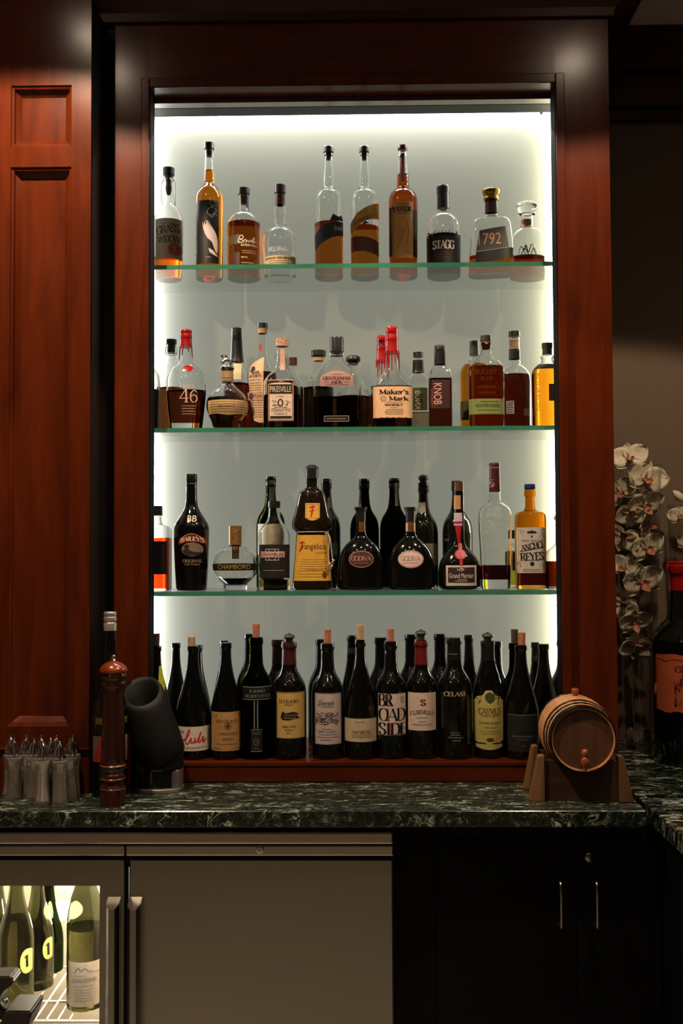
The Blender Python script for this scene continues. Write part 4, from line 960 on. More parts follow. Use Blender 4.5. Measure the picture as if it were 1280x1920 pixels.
b.body(G_BLACK, 'solid'); b.cap([(889, .1), (889, 9.8), (893, 10.4), (904, 10.4), (905, 9.8), (908, 10.6), (908, 10), (910, .1)], K_BFOIL, 'cap')
b.print([S('BB', 359, 972, 17, 12)], ink(210, 200, 180)); Lr = b.label(334, 385, 1002, 1022, K_DRED, top=lambda u: .42 * (2 * u - 1) ** 2, bot=lambda u: .30 - .30 * (2 * u - 1) ** 2)
b.print([R_('BAILEYS', 359.5, 1010, 44, 9, 24, 9, arch=4)], ink(206, 186, 160), Lr)
b.print([PL([(334, 1018), (346, 1005), (359, 1001), (372, 1005), (385, 1018)], 1)], ink(190, 160, 120), Lr)
Lm = b.label(340, 380, 1017, 1043, paper(118, 104, 88), top=lambda u: .5 - math.sqrt(max(0, .25 - (u - .5) ** 2)), bot=lambda u: .5 - math.sqrt(max(0, .25 - (u - .5) ** 2)), lift=.0003)
b.print([PG([(341, 1033), (350, 1028), (360, 1034), (378, 1036), (370, 1041), (350, 1041)]), EL(350, 1025, 5, 4)], ink(44, 38, 32), Lm); b.print([R_('ORIGINAL', 360, 1052, 36, 6, 14, 7), S('Irish Cream', 360, 1058, 27, 4, shear=.2)], ink(150, 130, 116))

b = B('liqueur_bottle', 'spherical clear liqueur bottle with gold cap and black band around its middle', 441, F3, Z3,
      [(1019, 9.5), (1023, 11), (1026, 20), (1033, 31), (1044, 39), (1060, 42), (1075, 39.5), (1086, 31), (1094, 23), (1096, 21), (1098, 23.5), (None, 23)], group=GR3)
b.body(G_CLEAR, 1083, .016); b.liquid(1083, (40, 18, 20), .016)
c = b.cap([(986, .1), (986, 12), (1021, 12), (1021, .1)], mat('amber_gold_cap', srgb(170, 124, 66), .35, .4, noise=.6, scale=260), 'cap'); b.label(438, 450, 997, 1018, ink(92, 84, 110), name='tax_strip', lift=.0035, nx=5); b.cap([(1021.5, .1), (1021.5, 8), (1048, 7), (1048, .1)], K_GOLD, 'pourer')
L_ = b.wrap(1057, 1069, ink(30, 28, 20), 'label_band'); b.print([S('CHAMBORD', 438, 1063, 62, 8.5)], ink(160, 140, 74), L_)

def port(cx, yt, hw, lab, m, Y=K3, lev=None, liq=(14, 12, 8), strip=None, nm='wine_bottle', g='dark bottles at the back of the lowest glass shelf', capm=K_BFOIL):
    b = B(nm, lab, cx, Y, Z3, [(yt, hw * .34), (yt + 2, hw * .37), (yt + 15, hw * .37), (yt + 17, hw * .33), (yt + 38, hw * .37), (yt + 52, hw * .46), (yt + 62, hw * .64), (yt + 72, hw * .86), (yt + 84, hw * .97), (yt + 96, hw), (None, hw)], group=g)
    if lev: b.body(m, lev); b.liquid(lev, liq)
    else: b.body(m, 'solid')
    b.cap([(yt - 3, .1), (yt - 3, hw * .36), (yt + 14, hw * .38), (yt + 14, .1)], capm, 'cap')
    return b
b = port(507.5, 897, 27, 'green glass bottle with cream label behind the white-lettered black label bottle', G_GREEN, lev=977); b.label(482, 533, 982, 1040, paper(168, 160, 138))
b.label(503, 513, 899, 940, paper(150, 142, 128), name='neck_strip', nx=4)
b = B('liqueur_bottle', 'clear round-shouldered liqueur bottle with black cap and black label lettered red', 514, F3, Z3,
      [(953, 10.5), (966, 11), (976, 14), (986, 21), (996, 28), (1006, 30), (1020, 29.5), (1090, 29), (None, 30)], group=GR3)
b.body(G_CLEAR, 1086, .01); b.liquid(1086, (196, 156, 60), .01); b.cap([(940, .1), (940, 11.5), (952, 11.5), (952, .1)], K_BLACK, 'cap')
L_ = b.label(484, 542, 1021, 1084, ink(34, 32, 34)); M2 = b.label(488, 533, 1034, 1045, paper(200, 176, 168), lift=.0012, parent=L_); b.print([S('DRAMBUIE', 510, 1039.5, 42, 6.5)], ink(150, 28, 34), L_, lift=.0018)
b.print([BX(497, 523, 1029, 1051, 1.4), EL(510, 1040, 9, 11, 1.2), LN(492, 532, 1069, 1, 3, 1)], ink(160, 158, 160), L_)
b.print([S('LIQUEUR', 508, 1009, 22, 5), LN(497, 524, 1015, 1)], ink(150, 130, 110))

b = B('liqueur_bottle', 'brown monk-shaped liqueur bottle with yellow label, shield emblem and rope belt', 585, F3, Z3,
      [(897, 11.5), (914, 11.5), (917, 14), (922, 22), (930, 25), (960, 32), (984, 38), (990, 37.5), (995, 32), (998, 29), (1002, 29.5), (1050, 33, 2.4), (1100, 37, 2.6), (None, 36.5, 2.6)], ryf=.68, group=GR3)
b.body(mat('brown_bottle_glass', srgb(26, 20, 12), .08, noise=.2, coat=.3), 'solid'); b.cap([(872, .1), (872, 6), (875, 11), (877, 13), (896, 12.6), (896, .1)], K_BLACK, 'cap', n=2, seg=10)
Ye = paper(206, 158, 60)
L_ = b.label(572, 599.5, 943, 976, Ye, bot=lambda u: .18 * (2 * u - 1) ** 2, name='emblem')
b.print([PL([(591, 950), (586, 949), (580, 952)], 2.4), PL([(586, 950), (585, 960), (583, 969)], 3), PL([(580, 959), (590, 957)], 1.8)], ink(170, 30, 22), L_); b.print([BX(573.5, 598, 944.5, 972, .8)], ink(150, 110, 40), L_)
L_ = band(b, [(556, 1003), (585, 1003), (613, 1003)], [(549, 1089), (585, 1089), (620, 1089)], Ye)
b.print([S('rangelico', 588, 1026, 44, 15)], ink(30, 24, 36), L_); b.print([PL([(571, 1018), (566, 1016), (561, 1019)], 2), PL([(566, 1017), (565, 1026), (561, 1034)], 2.8), PL([(562, 1026), (569, 1024)], 1.5), S('LIQUEUR', 601, 1037, 20, 4)], ink(160, 32, 24), L_)
b.print([LN(559, 612, 1049, 6, 4.2, .8), LN(557, 604, 1076, 2, 5, .7), EL(608, 1078, 4.5, 6.5), LN(572, 606, 1068, 1)], ink(90, 56, 26), L_)
bm = bmesh.new(); zr = b.zz(997.5); rr = b.at(zr)
tube(bm, [((rr[0] + .002) * math.cos(t * pi / 16), (rr[1] + .002) * math.sin(t * pi / 16), zr) for t in range(32)], .0016, 8, True)
u_ = b.mpp; yr = -rr[1] - .004
def rp(px, py, d=0): x, z = b.loc(px, py); return (x, yr + d, z)
tube(bm, crv([rp(613, 998), rp(617, 1010), rp(616, 1030), rp(615, 1048), rp(617, 1056)], 4), .0013, 7); tube(bm, crv([rp(614, 998, -.001), rp(619, 1010), rp(621, 1030), rp(623, 1048), rp(624, 1056)], 4), .0013, 7)
for k in ((617, 1058), (624, 1052), (621, 1062)): tube(bm, crv([rp(k[0] - 2, k[1] - 3), rp(k[0] + 2, k[1] - 1, -.003), rp(k[0] - 2, k[1] + 2), rp(k[0] + 1, k[1] + 4)], 4), .002, 7)
build('rope_belt', bm, mat('white_cord', srgb(206, 190, 172), .8, noise=.3, scale=500, bump=.3), b.root, smooth=True)

b = port(612, 901, 26.5, 'dark green bottle half hidden behind the monk-shaped bottle', G_BURG); b.label(614, 622, 931, 952, paper(96, 92, 76), name='neck_emblem', nx=4); b.label(620, 632, 1018, 1048, ink(48, 50, 40), nx=4)
def godiva(cx, lab, lm, im):
    b = B('liqueur_bottle', lab, cx, F3, Z3, [(955, 10), (962, 9), (980, 8.5), (1000, 9.5), (1006, 12), (1014, 21), (1024, 31), (1036, 38), (1054, 43), (1080, 45.5), (1100, 45.5), (None, 44)], ryf=.6, group=GR3)
    b.body(G_BLACK, 'solid'); b.cap([(951, .1), (951, 12.5), (954, 12), (960, 9.5), (978, 9), (978, .1)], K_BLACK, 'flared_stopper')
    b.label(cx - 4.5, cx + 7, 978, 997, mat('bronze_ribbon_' + lab[:4], srgb(128, 84, 40), .4, .4, noise=.5, scale=200), name='neck_ribbon', nx=5, lift=.0016)
    o = lambda u: .5 - math.sqrt(max(0, .25 - (u - .5) ** 2))
    L_ = b.label(cx - 24, cx + 24, 1032, 1065, lm, top=o, bot=o); b.print([EL(cx, 1048.5, 23, 15.5, .9), R_('GODIVA', cx, 1047, 38, 9, 13, 6), LN(cx - 16, cx + 16, 1055, 1, 3, .9)], im, L_)
    return b
b = godiva(677, 'onion-shaped dark chocolate liqueur bottle with maroon oval label', ink(66, 30, 34), ink(178, 140, 120))
b = godiva(770, 'onion-shaped white chocolate liqueur bottle with pale pink oval label', paper(206, 180, 176), ink(140, 110, 106)); b.label(762, 780, 980, 996, paper(196, 180, 160), name='neck_label', nx=5, lift=.001)
b = port(683, 901, 27, 'olive green bottle standing behind the maroon-oval chocolate liqueur', G_OLIVE, lev=1028); b.label(672, 677, 900, 950, paper(130, 126, 118), name='neck_strip', nx=3)
b = port(739, 900, 27, 'dark olive bottle between the two onion-shaped liqueurs', G_OLIVE, lev=1003); b.label(741, 748, 904, 948, paper(110, 104, 98), name='neck_strip', nx=4)
b = port(794, 908, 27, 'dark port bottle with knobbed stopper behind the pink-oval liqueur', G_BURG)
b.cap([(890, .1), (890, 3), (893, 8.5), (897, 10), (900, 8), (905, 6), (905, .1)], K_BLACK, 'stopper'); b.label(785, 799, 941, 961, paper(128, 126, 118), name='neck_label', nx=5); b.label(795, 820, 1019, 1060, paper(112, 110, 100))
b = port(857, 905, 28.5, 'dark bottle behind the round bottle with the red ribbon', G_BURG); b.print([S('DC', 838, 1012, 7, 4)], ink(120, 110, 100))
b = B('liqueur_bottle', 'round-bellied orange liqueur bottle with red ribbon, wax seal and white-framed label', 861, F3, Z3,
      [(905, 8), (930, 9), (1008, 9.5), (1022, 12), (1030, 19), (1042, 30), (1056, 37.5), (1075, 40), (1096, 40), (None, 37)], ryf=.68, group=GR3)
b.body(G_BURG, 'solid'); b.cap([(903, .1), (903, 9.3), (921, 9.6), (921, .1)], mat('copper_brown_foil', srgb(84, 54, 38), .4, .2, noise=.2), 'cap'); b.label(852, 866, 928, 954, paper(170, 130, 92), name='neck_label', nx=5, lift=.001)
L_ = b.label(849, 868.5, 961, 985, paper(190, 176, 190), name='neck_label', nx=6, lift=.0012); b.print([BX(849.5, 868, 977, 981)], ink(160, 40, 50), L_, lift=.0018)
RB = mat('red_ribbon', srgb(158, 14, 34), .45, noise=.15)
band(b, [(855, 985), (861, 985), (867, 985)], [(860, 1020), (862, 1020), (864, 1020)], RB, name='ribbon', lift=.0016); band(b, [(860, 1018), (863, 1018), (867, 1018)], [(861, 1060), (864, 1060), (867, 1060)], RB, name='ribbon', lift=.0014)
o = lambda u: .5 - math.sqrt(max(0, .25 - (u - .5) ** 2))
L_ = b.label(853, 874, 1030, 1049, RB, top=o, bot=o, name='wax_seal', lift=.0026); b.print([EL(863.5, 1039.5, 7, 6.5, 1), scribble(863.5, 1039.5, 8, 7, 5, .8)], ink(230, 110, 120), L_, lift=.0032)
L_ = b.label(836, 893, 1060, 1098, paper(196, 186, 184)); b.print([BX(839.5, 889.5, 1063.5, 1092)], ink(52, 36, 30), L_); b.print([S('Grand Marnier', 864.5, 1079, 46, 9), EL(864, 1067.5, 4, 3, .9), LN(856, 874, 1086, 1, 3, .8), LN(852, 878, 1089, 1, 3, .8), scribble(864, 1068, 16, 5, 7, .7)], ink(216, 206, 196), L_, lift=.0014)

b = B('liqueur_bottle', 'tall clear thick-based bottle with maroon neck and embossed tree, little purple liquid left', 928, F3, Z3,
      [(880, 9.5), (922, 10.5), (938, 11), (944, 18), (952, 26), (962, 30.5), (975, 31.5), (1040, 29), (None, 27)], group=GR3, ryf=.9)
b.body(G_CLEAR, 1059, .026); b.liquid(1059, (50, 14, 22), .026); b.cap([(868, .1), (868, 9), (870, 10.2), (876, 10.2), (876, .1)], K_MAROON, 'cap'); b.wrap(878, 922, K_MAROON, 'neck_seal')
b.print([EL(924, 907, 5.5, 5.5, 1), EL(922, 905, 2, 2), EL(926, 909, 2, 2), LN(918, 930, 898, 1)], ink(160, 130, 140), lift=.0012)
EM = mat('frosted_print', srgb(196, 200, 190), .5, trans=.4)
b.print([R_('PAMA', 928, 966, 34, 9, 12, 7), PL([(932, 1020), (931, 1000), (925, 990)], 1.6), PL([(931, 1003), (938, 992), (946, 986)], 1.2), PL([(927, 993), (918, 986), (912, 988)], 1.1), PL([(927, 992), (926, 982), (930, 976)], 1.1), PL([(918, 1022), (946, 1022)], .8)] + [EL(928 + random.uniform(-17, 17), 988 + random.uniform(-12, 12), 1.2, 1.2, 0, 8) for _ in range(34)], EM)
b = B('liqueur_bottle', 'slim bottle of yellow-green liqueur squeezed between embossed-tree bottle and amber one', 966, K3, Z3, [(1010, 6), (1020, 7), (1026, 14), (1032, 17), (None, 17)], group=GR3)
b.body(G_CLEAR, 1032); b.liquid(1032, (200, 196, 60)); b.cap([(994, .1), (994, 7), (1010, 7), (1010, .1)], K_BLACK, 'cap'); b.label(950, 983, 1034, 1070, paper(180, 160, 96))
b = B('liqueur_bottle', 'square-shouldered amber glass bottle with blue stopper and ornate white label', 993.5, F3, Z3,
      [(918, 10.5), (930, 11), (931, 9), (950, 9.3), (957, 12, 2.4), (961, 23, 3), (967, 27.5, 4), (978, 28, 4.5), (None, 27, 4.5)], ryf=.9, group=GR3)
b.body(G_AMBER, 1068, .012); b.liquid(1068, (70, 26, 10), .012); b.cap([(908, .1), (908, 10), (916, 10.4), (917.8, 9), (917.8, .1)], mat('blue_stopper', srgb(26, 34, 110), .35, noise=.1), 'stopper')
L_ = b.label(966.5, 1021, 989, 1074, paper(186, 180, 172)); b.print([R_('ANCHO', 995, 1024, 42, 12, 22, 8, rot=.18), R_('REYES', 996, 1043, 44, 16, 22, 8, rot=.06), EL(996, 997.5, 5, 2.6), EL(990, 998, 3, 2), EL(1002, 998, 3, 2), EL(996, 1006, 1.6, 2.4), EL(996, 1057, 4, 4), R_('CHILE LIQUEUR', 996, 1014, 40, 4), LN(976, 1014, 1067, 2, 3.2, .8), LN(984, 1010, 1050, 1), PL([(974, 1034), (996, 1030), (1018, 1026)], 1.2)], DK, L_)
b.print([scribble(975, 1000, 14, 18, 10, .5), scribble(1013, 1000, 12, 18, 10, .5), scribble(973, 1058, 10, 18, 8, .5), scribble(1014, 1060, 10, 18, 8, .5)], ink(120, 114, 110), L_)
b = B('liqueur_bottle', 'clear decanter with red-orange liqueur mostly hidden behind the right jamb', 1052, F3, Z3, [(978, 11), (1018, 11.5), (1026, 18), (1034, 28), (1044, 30), (None, 30)], ryf=.8, group=GR3)
b.body(G_CLEAR, 1052); b.liquid(1052, (168, 52, 16)); b.cap([(962, .1), (964, 9), (972, 14), (978, 10), (978, .1)], G_CLEAR, 'glass_stopper')

# ================================================================ WINE ROW
GR4, GR5 = 'open wine bottles in the front row', 'wine bottles in the back row'
FW, KW = 2.612, 2.785
def wine(cx, yl, hw, lab, kind='bordeaux', Y=FW, m=G_BLACK, g=GR4, cork=None, capsule=None, stop=None, capy=44, lev=None, dx=0, corkm=K_CORK, lip=True):
    yb = 1425; H = yb - yl; f = (lambda t: yl + t * H)
    if kind == 'bordeaux': pr = [(0, .42), (.03, .45), (.05, .45), (.055, .40), (.2, .43), (.25, .52), (.29, .68), (.33, .84), (.38, .96), (.44, 1), (None, 1)]
    elif kind == 'burgundy': pr = [(0, .32), (.02, .345), (.045, .345), (.05, .305), (.14, .33), (.24, .43), (.36, .64), (.47, .84), (.56, .96), (.64, 1), (None, 1)]
    else: pr = [(0, .42), (.03, .45), (.05, .42), (.14, .43), (.2, .52), (.3, .74), (.40, .92), (.5, .99), (.6, 1), (None, .9)]
    b = B('wine_bottle', lab, cx, Y, Z4, [(f(t) if t is not None else None, r * hw) for t, r in pr], group=g, ymid=1320)
    if lev: b.body(m, lev, name='glass_body'); b.liquid(lev, (10, 8, 6))
    else: b.body(m, 'solid')
    if cork:
        c = b.cap([(cork, .1), (cork, 7.2), (yl - .2, 6.6), (yl - .2, .1)], corkm, 'cork'); c.location.x = dx * b.mpp
    if capsule: b.wrap(yl + 1, yl + capy, capsule, 'capsule')
    if stop: b.cap([(stop, .1), (stop, 2), (stop + 2, 2.2), (stop + 2, 6), (stop + 5, 10.5), (stop + 8, 11.5), (stop + 10, 9), (stop + 11, 7.5), (yl - .3, 7.5), (yl - .3, .1)], stopm, 'vacuum_stopper')
    return b
stopm = K_GREY
RED = ink(180, 24, 40)
b = wine(362, 1211, 32, 'dark sloping wine bottle with red handwriting on a low white label', 'burgundy', cork=1194, dx=-3)
L_ = b.label(331, 391, 1362, 1407, paper(212, 200, 182))
b.print([PL([(343, 1388), (352, 1380), (356, 1368), (352, 1372), (348, 1390), (353, 1393), (359, 1382), (358, 1391), (364, 1390), (366, 1382), (366, 1391), (371, 1386), (376, 1372), (373, 1384), (372, 1391), (377, 1388), (380, 1381), (380, 1391), (385, 1385)], 2)], RED, L_); b.print([S('NOIR CHEHALEM MTNS', 366, 1401, 38, 3.4), S('THE', 341, 1372, 8, 4)], DK, L_)
b = wine(424, 1205, 30, 'dark sloping wine bottle with tan printed label second from left', 'burgundy')
L_ = b.label(395, 453, 1335, 1407, paper(172, 132, 82)); Bn = ink(70, 42, 22)
b.print([R_('RENATO RATTI', 427, 1352, 44, 6), EL(427, 1361, 6, 6, 1), EL(427, 1361, 3, 3), R_('MARCENASCO', 427, 1375, 34, 4.5), R_('BAROLO', 427, 1385, 20, 4.5), LN(400, 448, 1394, 1), LN(398, 414, 1402, 1), LN(436, 450, 1402, 1), scribble(403, 1341, 12, 6, 6, .7), scribble(446, 1341, 10, 6, 6, .7)], Bn, L_)
b = wine(480, 1195, 30, 'green wine bottle with tall cork and thin silver lettering on dark label', m=G_GREEN, lev=1284, cork=1170, corkm=K_CORKR)
L_ = b.label(453, 509, 1287, 1312, ink(20, 22, 20)); Sl = ink(120, 122, 118)
b.print([BX(454, 508, 1288, 1289.2), BX(454, 508, 1311, 1312.2), R_('IL BORRO', 482, 1296, 28, 5), R_('RICARDO SANTOS', 482, 1305, 46, 6)], Sl, L_)
b.print([BX(476, 478, 1314, 1366), BX(482, 484, 1314, 1366)], Sl); L_ = b.label(470, 491, 1367, 1408, ink(24, 26, 24), nx=6); b.print([BX(470, 491, 1367, 1368.2), BX(470, 491, 1406.5, 1408), EL(480.5, 1390, 5, 7, 1), R_('A', 480.5, 1390, 5, 6), LN(472, 489, 1372, 2), LN(474, 487, 1401, 1)], Sl, L_)
b = wine(542, 1203, 32, 'dark wine bottle with yellow duck label and grey vacuum stopper', m=G_BLACK, capsule=K_MAROON, capy=42, stop=1187)
L_ = b.label(518, 570, 1298, 1384, paper(196, 164, 96)); b.print([R_('DUCKHORN', 541.5, 1315, 38, 6.5), LN(530, 552, 1321, 1), PG([(526, 1342), (528, 1336), (531, 1333), (534, 1337), (540, 1336), (550, 1334), (560, 1338), (556, 1341), (562, 1346), (552, 1347), (540, 1350), (529, 1349), (526, 1345)]), S('Napa Valley', 542, 1362, 26, 6, shear=.35), R_('MERLOT', 542, 1368, 18, 3.2), LN(536, 546, 1373, 1), BX(518.5, 569.5, 1298.5, 1383.5, .6)], ink(40, 34, 26), L_)
b.print([PL([(534, 1340), (545, 1341), (556, 1340)], 1), PL([(532, 1345), (545, 1346), (554, 1345)], 1)], paper(170, 140, 92), L_, lift=.0014)
b = wine(614, 1206, 30, 'dark wine bottle with tall pinkish estate drawing label and cork', m=G_BLACK, cork=1180, lev=None, corkm=K_CORKR)
L_ = b.label(590, 639, 1300, 1395, paper(186, 172, 168)); b.print([S('Silverado', 611.5, 1318, 30, 10, shear=.35), LN(600, 626, 1325, 1), scribble(613, 1347, 42, 22, 60, .7), R_('CABERNET SAUVIGNON', 612, 1371, 34, 3.6), LN(602, 622, 1366, 1), LN(596, 632, 1376, 1), LN(592, 636, 1381, 1), LN(600, 624, 1386, 1), BX(590.5, 638.5, 1300.5, 1394.5, .5)], ink(60, 52, 56), L_)
b = wine(676, 1199, 31, 'slope-shouldered dark wine bottle with small cream label and pale raised cork', 'burgundy', cork=1172, corkm=K_CORK)
L_ = b.label(646, 705.5, 1347, 1390, paper(188, 172, 142)); b.print([R_('AMARONE', 677, 1372, 36, 7), LN(664, 684, 1353, 1), LN(658, 696, 1378, 2, 3.2, .8)], ink(60, 52, 44), L_); b.print([scribble(670, 1397, 8, 8, 5, .7)], ink(110, 44, 40))
b = wine(733, 1202, 28.5, 'dark wine bottle with big black letters on a striped white label', cork=1179, corkm=K_CORKR)
L_ = b.label(709, 760.5, 1301, 1378, paper(206, 188, 182)); K_ = ink(20, 18, 22)
b.print([BX(727, 732, 1301, 1325), BX(727, 733, 1354, 1378), BX(724, 729, 1328, 1352)], ink(160, 110, 84), L_, lift=.0007)
b.print([R_('BR', 723, 1313, 30, 23, 20, 5), R_('OAD', 735, 1339.5, 51, 24, 18, 4), R_('SIDE', 736, 1366, 54, 23, 20, 4), LN(751, 758, 1307, 4, 3, .8)], K_, L_)
b = wine(790, 1199, 29, 'dark green wine bottle with red neck foil and white label bearing an S', capsule=K_DRED, capy=46, stop=1180)
L_ = b.label(765.5, 817.5, 1299, 1369, paper(206, 186, 172)); b.print([R_('STARMONT', 791, 1334, 46, 7, 14, 5, arch=4.5), LN(780, 804, 1345, 1), LN(784, 800, 1352, 1), R_('CABERNET SAUVIGNON', 791, 1358, 40, 2.8), PL([(774, 1341), (791, 1337), (808, 1341)], .6)], ink(56, 40, 40), L_)
b.print([R_('S', 793, 1317, 11, 12, 30, 10)], ink(120, 56, 44), L_)
b = wine(852, 1195, 32, 'black wine bottle printed with plain white capital letters, no paper label', capsule=K_BFOIL, capy=42)
b.print([R_('CELANI', 852.5, 1301.5, 40, 8.5)], ink(190, 180, 170)); b.print([LN(843, 862, 1372, 1), R_('Napa Valley', 852, 1376, 1, 1), S('Napa Valley', 853, 1377, 18, 4), S('Cabernet Sauvignon', 854, 1382, 28, 4), LN(846, 864, 1387, 1, 3, 1.2)], ink(140, 134, 126)); b.print([BX(842, 861, 1229, 1230)], ink(130, 124, 116), lift=.0013)
b = wine(915, 1201, 29.5, 'long-shouldered dark wine bottle with scalloped yellow-green crest label', 'flute', capsule=K_BFOIL, capy=36, stop=1185)
Yg = paper(176, 164, 96)
L_ = b.label(889, 944, 1295, 1394, Yg, top=lambda u: (.13 if abs(u - .5) > .40 else .085) * min(1, max(0, (abs(u - .5) - .12) * 12)) + .06 * (2 * abs(u - .5)) ** 2, bot=lambda u: .045 if abs(u - .5) > .42 else (.02 - .05 * max(0, 1 - abs(u - .5) * 7)), nx=34)
b.label(892, 942, 1394.5, 1405, Yg, bot=lambda u: .45 * (2 * u - 1) ** 2); b.print([R_('CAYMUS', 918, 1333, 42, 11, 16, 6), R_('VINEYARDS', 918, 1341.5, 38, 4), S('Cabernet Sauvignon', 918, 1355, 40, 6, shear=.3), S('NAPA VALLEY', 919, 1363.5, 22, 2.6), LN(897, 938, 1370, 2, 4.5, .7), EL(918, 1386, 7, 3.5)], ink(74, 60, 24), L_)
b.print([PG([(910, 1302), (918, 1298), (927, 1302), (928, 1310), (924, 1316), (918, 1319), (912, 1315), (909, 1309)]), scribble(896, 1314, 12, 14, 12, .8), scribble(936, 1314, 12, 14, 12, .8)], ink(64, 66, 40), L_)
b = wine(977, 1209, 34, 'sloping black wine bottle with matt charcoal label and printed cork near the barrel', 'burgundy', cork=1186, dx=2, corkm=K_CORKR)
L_ = b.label(953, 1008, 1340, 1408, ink(27, 27, 28)); b.print([S('BROWN ESTATE', 980, 1380, 38, 3.4), LN(966, 990, 1385, 1), BX(954, 1008, 1340, 1340.8), LN(975, 983, 1397, 1)], ink(110, 108, 106), L_)
wine(1020, 1207, 29, 'unlabelled dark sloping wine bottle standing just behind the barrel', 'burgundy', Y=2.698)
# far left and the back row
b = wine(292, 1211, 30, 'wine bottle with a yellow-green label strip and dark cork against the left jamb', 'burgundy', Y=2.64, cork=1188, corkm=K_BROWN)
b.label(294, 305, 1252, 1311, mat('yellow_label', srgb(214, 214, 30), .5, noise=.1), nx=8, bot=lambda u: .25 * (1 - u))
def bk(cx, yl, hw, lab, kind='bordeaux', **k): return wine(cx, yl, hw, lab, kind, Y=k.pop('Y', KW), g=GR5, **k)
bk(330, 1205, 24, 'back-row sloping bottle alone between yellow-label bottle and handwritten-label bottle', 'burgundy', Y=2.75)
bk(371, 1209, 26, 'back-row bottle peeking out right of the red-handwriting label bottle', 'burgundy', Y=2.81)
bk(420, 1201, 25, 'back-row bottle just behind the tan-labelled sloping bottle', 'burgundy')
b = bk(469, 1188, 26, 'back-row bottle behind the green bottle with silver lettering')
bk(521, 1199, 26, 'back-row bottle with maroon foil behind the duck-label bottle', capsule=K_MAROON)
bk(603, 1198, 26, 'back-row bottle behind the estate drawing label')
b = bk(660, 1191, 26, 'back-row bottle with a grey foil band behind the small cream-labelled bottle', 'burgundy', capsule=K_BFOIL, capy=42); b.label(652, 668, 1218, 1228, paper(110, 116, 116), name='neck_band', nx=6, lift=.0012)
bk(714, 1195, 26, 'back-row bottle behind the big-letter striped label')
bk(771, 1189, 26, 'back-row bottle with black foil behind the red-foil bottle', capsule=K_BFOIL)
bk(826, 1188, 26.5, 'back-row bottle with black foil left of the white-lettered black bottle', capsule=K_BFOIL, capy=36)
b = bk(880, 1190, 25.5, 'back-row sloping bottle with brown foil right of the white-lettered black bottle', 'burgundy', capsule=mat('brown_foil', srgb(46, 36, 30), .4, noise=.1), capy=44); b.label(872, 886, 1300, 1370, paper(92, 90, 56), nx=6)
bk(932, 1202, 24, 'back-row bottle behind the right shoulder of the crest-label bottle', capsule=K_BFOIL)
b = wine(966, 1206, 26, 'middle-row green bottle with dark cork behind the charcoal-label bottle', Y=2.70, g=GR5, m=G_OLIVE, lev=1300, cork=1180, corkm=K_BROWN)
b = bk(1005, 1204, 24, 'back-row bottle with grey foil and pale band near the right jamb', 'burgundy', capsule=mat('grey_foil', srgb(66, 62, 58), .4, noise=.1), capy=36); b.label(997, 1011, 1232, 1240, paper(140, 120, 96), name='neck_band', nx=6, lift=.0012)
bk(1056, 1200, 26, 'back-row bottle whose shoulder shows at the right jamb')
# ================================================================ COUNTER OBJECTS
# salt and pepper shakers
GS = 'glass shakers clustered on the counter'
M_SALT = mat('salt', srgb(226, 212, 208), .9, noise=.08, scale=300, bump=.2); M_PEPPER = mat('ground_pepper', srgb(128, 116, 98), .9, noise=.45, scale=500, bump=.2)
G_SHAK = pane('shaker_glass', (.93, .93, .9, 1), .3, .08)
def shaker(px, Y, lab, fill, k):
    c = P(px, 1450, Y); r = empty('glass_shaker', (c.x, Y, ZC + .0003), lab, 'shaker', GS, rz=k * .37)
    H = .104
    prof = [(0, .0186), (.004, .0188), (.02, .0172), (.05, .0156), (.075, .0158), (.088, .0176), (.095, .0187), (.099, .018), (.101, .0105), (.106, .0098)]
    d = pchip([p[0] for p in prof], [p[1] for p in prof], 3)
    bm = bmesh.new(); seg = 16; L = []
    ring = lambda z, rr: [bm.verts.new((rr * (1 if i % 2 else .93) * math.cos(2 * pi * i / seg), rr * (1 if i % 2 else .93) * math.sin(2 * pi * i / seg), z)) for i in range(seg)]
    for z, rr in d: L.append(ring(z, rr))
    for z, rr in reversed([q_ for q_ in d if q_[0] > .008]): L.append(ring(z, rr - .0028))
    L.append(ring(.0075, d[2][1] - .004))
    for a, b_ in zip(L, L[1:]):
        for i in range(seg): bm.faces.new((a[i], a[(i + 1) % seg], b_[(i + 1) % seg], b_[i]))
    bm.faces.new(L[0]); bm.faces.new(L[-1]); build('glass_body', bm, G_SHAK, r, smooth=True)
    if fill:
        m, top = fill; bm = bmesh.new(); loft(bm, [(z, max(rr - .0034, .002), max(rr - .0034, .002), 2) for z, rr in d if .008 < z < top], 20); build('salt' if m is M_SALT else 'pepper', bm, m, r, smooth=True)
    # ribbed pointed chrome cap
    cp = [(.1035, .0118), (.107, .0128), (.113, .0124), (.121, .0104), (.129, .0072), (.136, .0042), (.1385, .0022), (.1395, .0018), (.1405, .0026), (.142, .003), (.1436, .0024), (.1445, .0001)]
    d2 = pchip([p[0] for p in cp], [p[1] for p in cp], 2); bm = bmesh.new(); seg = 40; L = []
    for z, rr in d2:
        am = .10 if z < .134 else 0
        L.append([bm.verts.new((rr * (1 + am * math.cos(10 * 2 * pi * i / seg)) * math.cos(2 * pi * i / seg), rr * (1 + am * math.cos(10 * 2 * pi * i / seg)) * math.sin(2 * pi * i / seg), z)) for i in range(seg)])
    for a, b_ in zip(L, L[1:]):
        for i in range(seg): bm.faces.new((a[i], a[(i + 1) % seg], b_[(i + 1) % seg], b_[i]))
    bm.faces.new(L[0]); bm.faces.new(L[-1]); build('chrome_cap', bm, M_CHROME, r, smooth=True)
wd = ['leftmost', 'second', 'middle', 'fourth', 'rightmost']
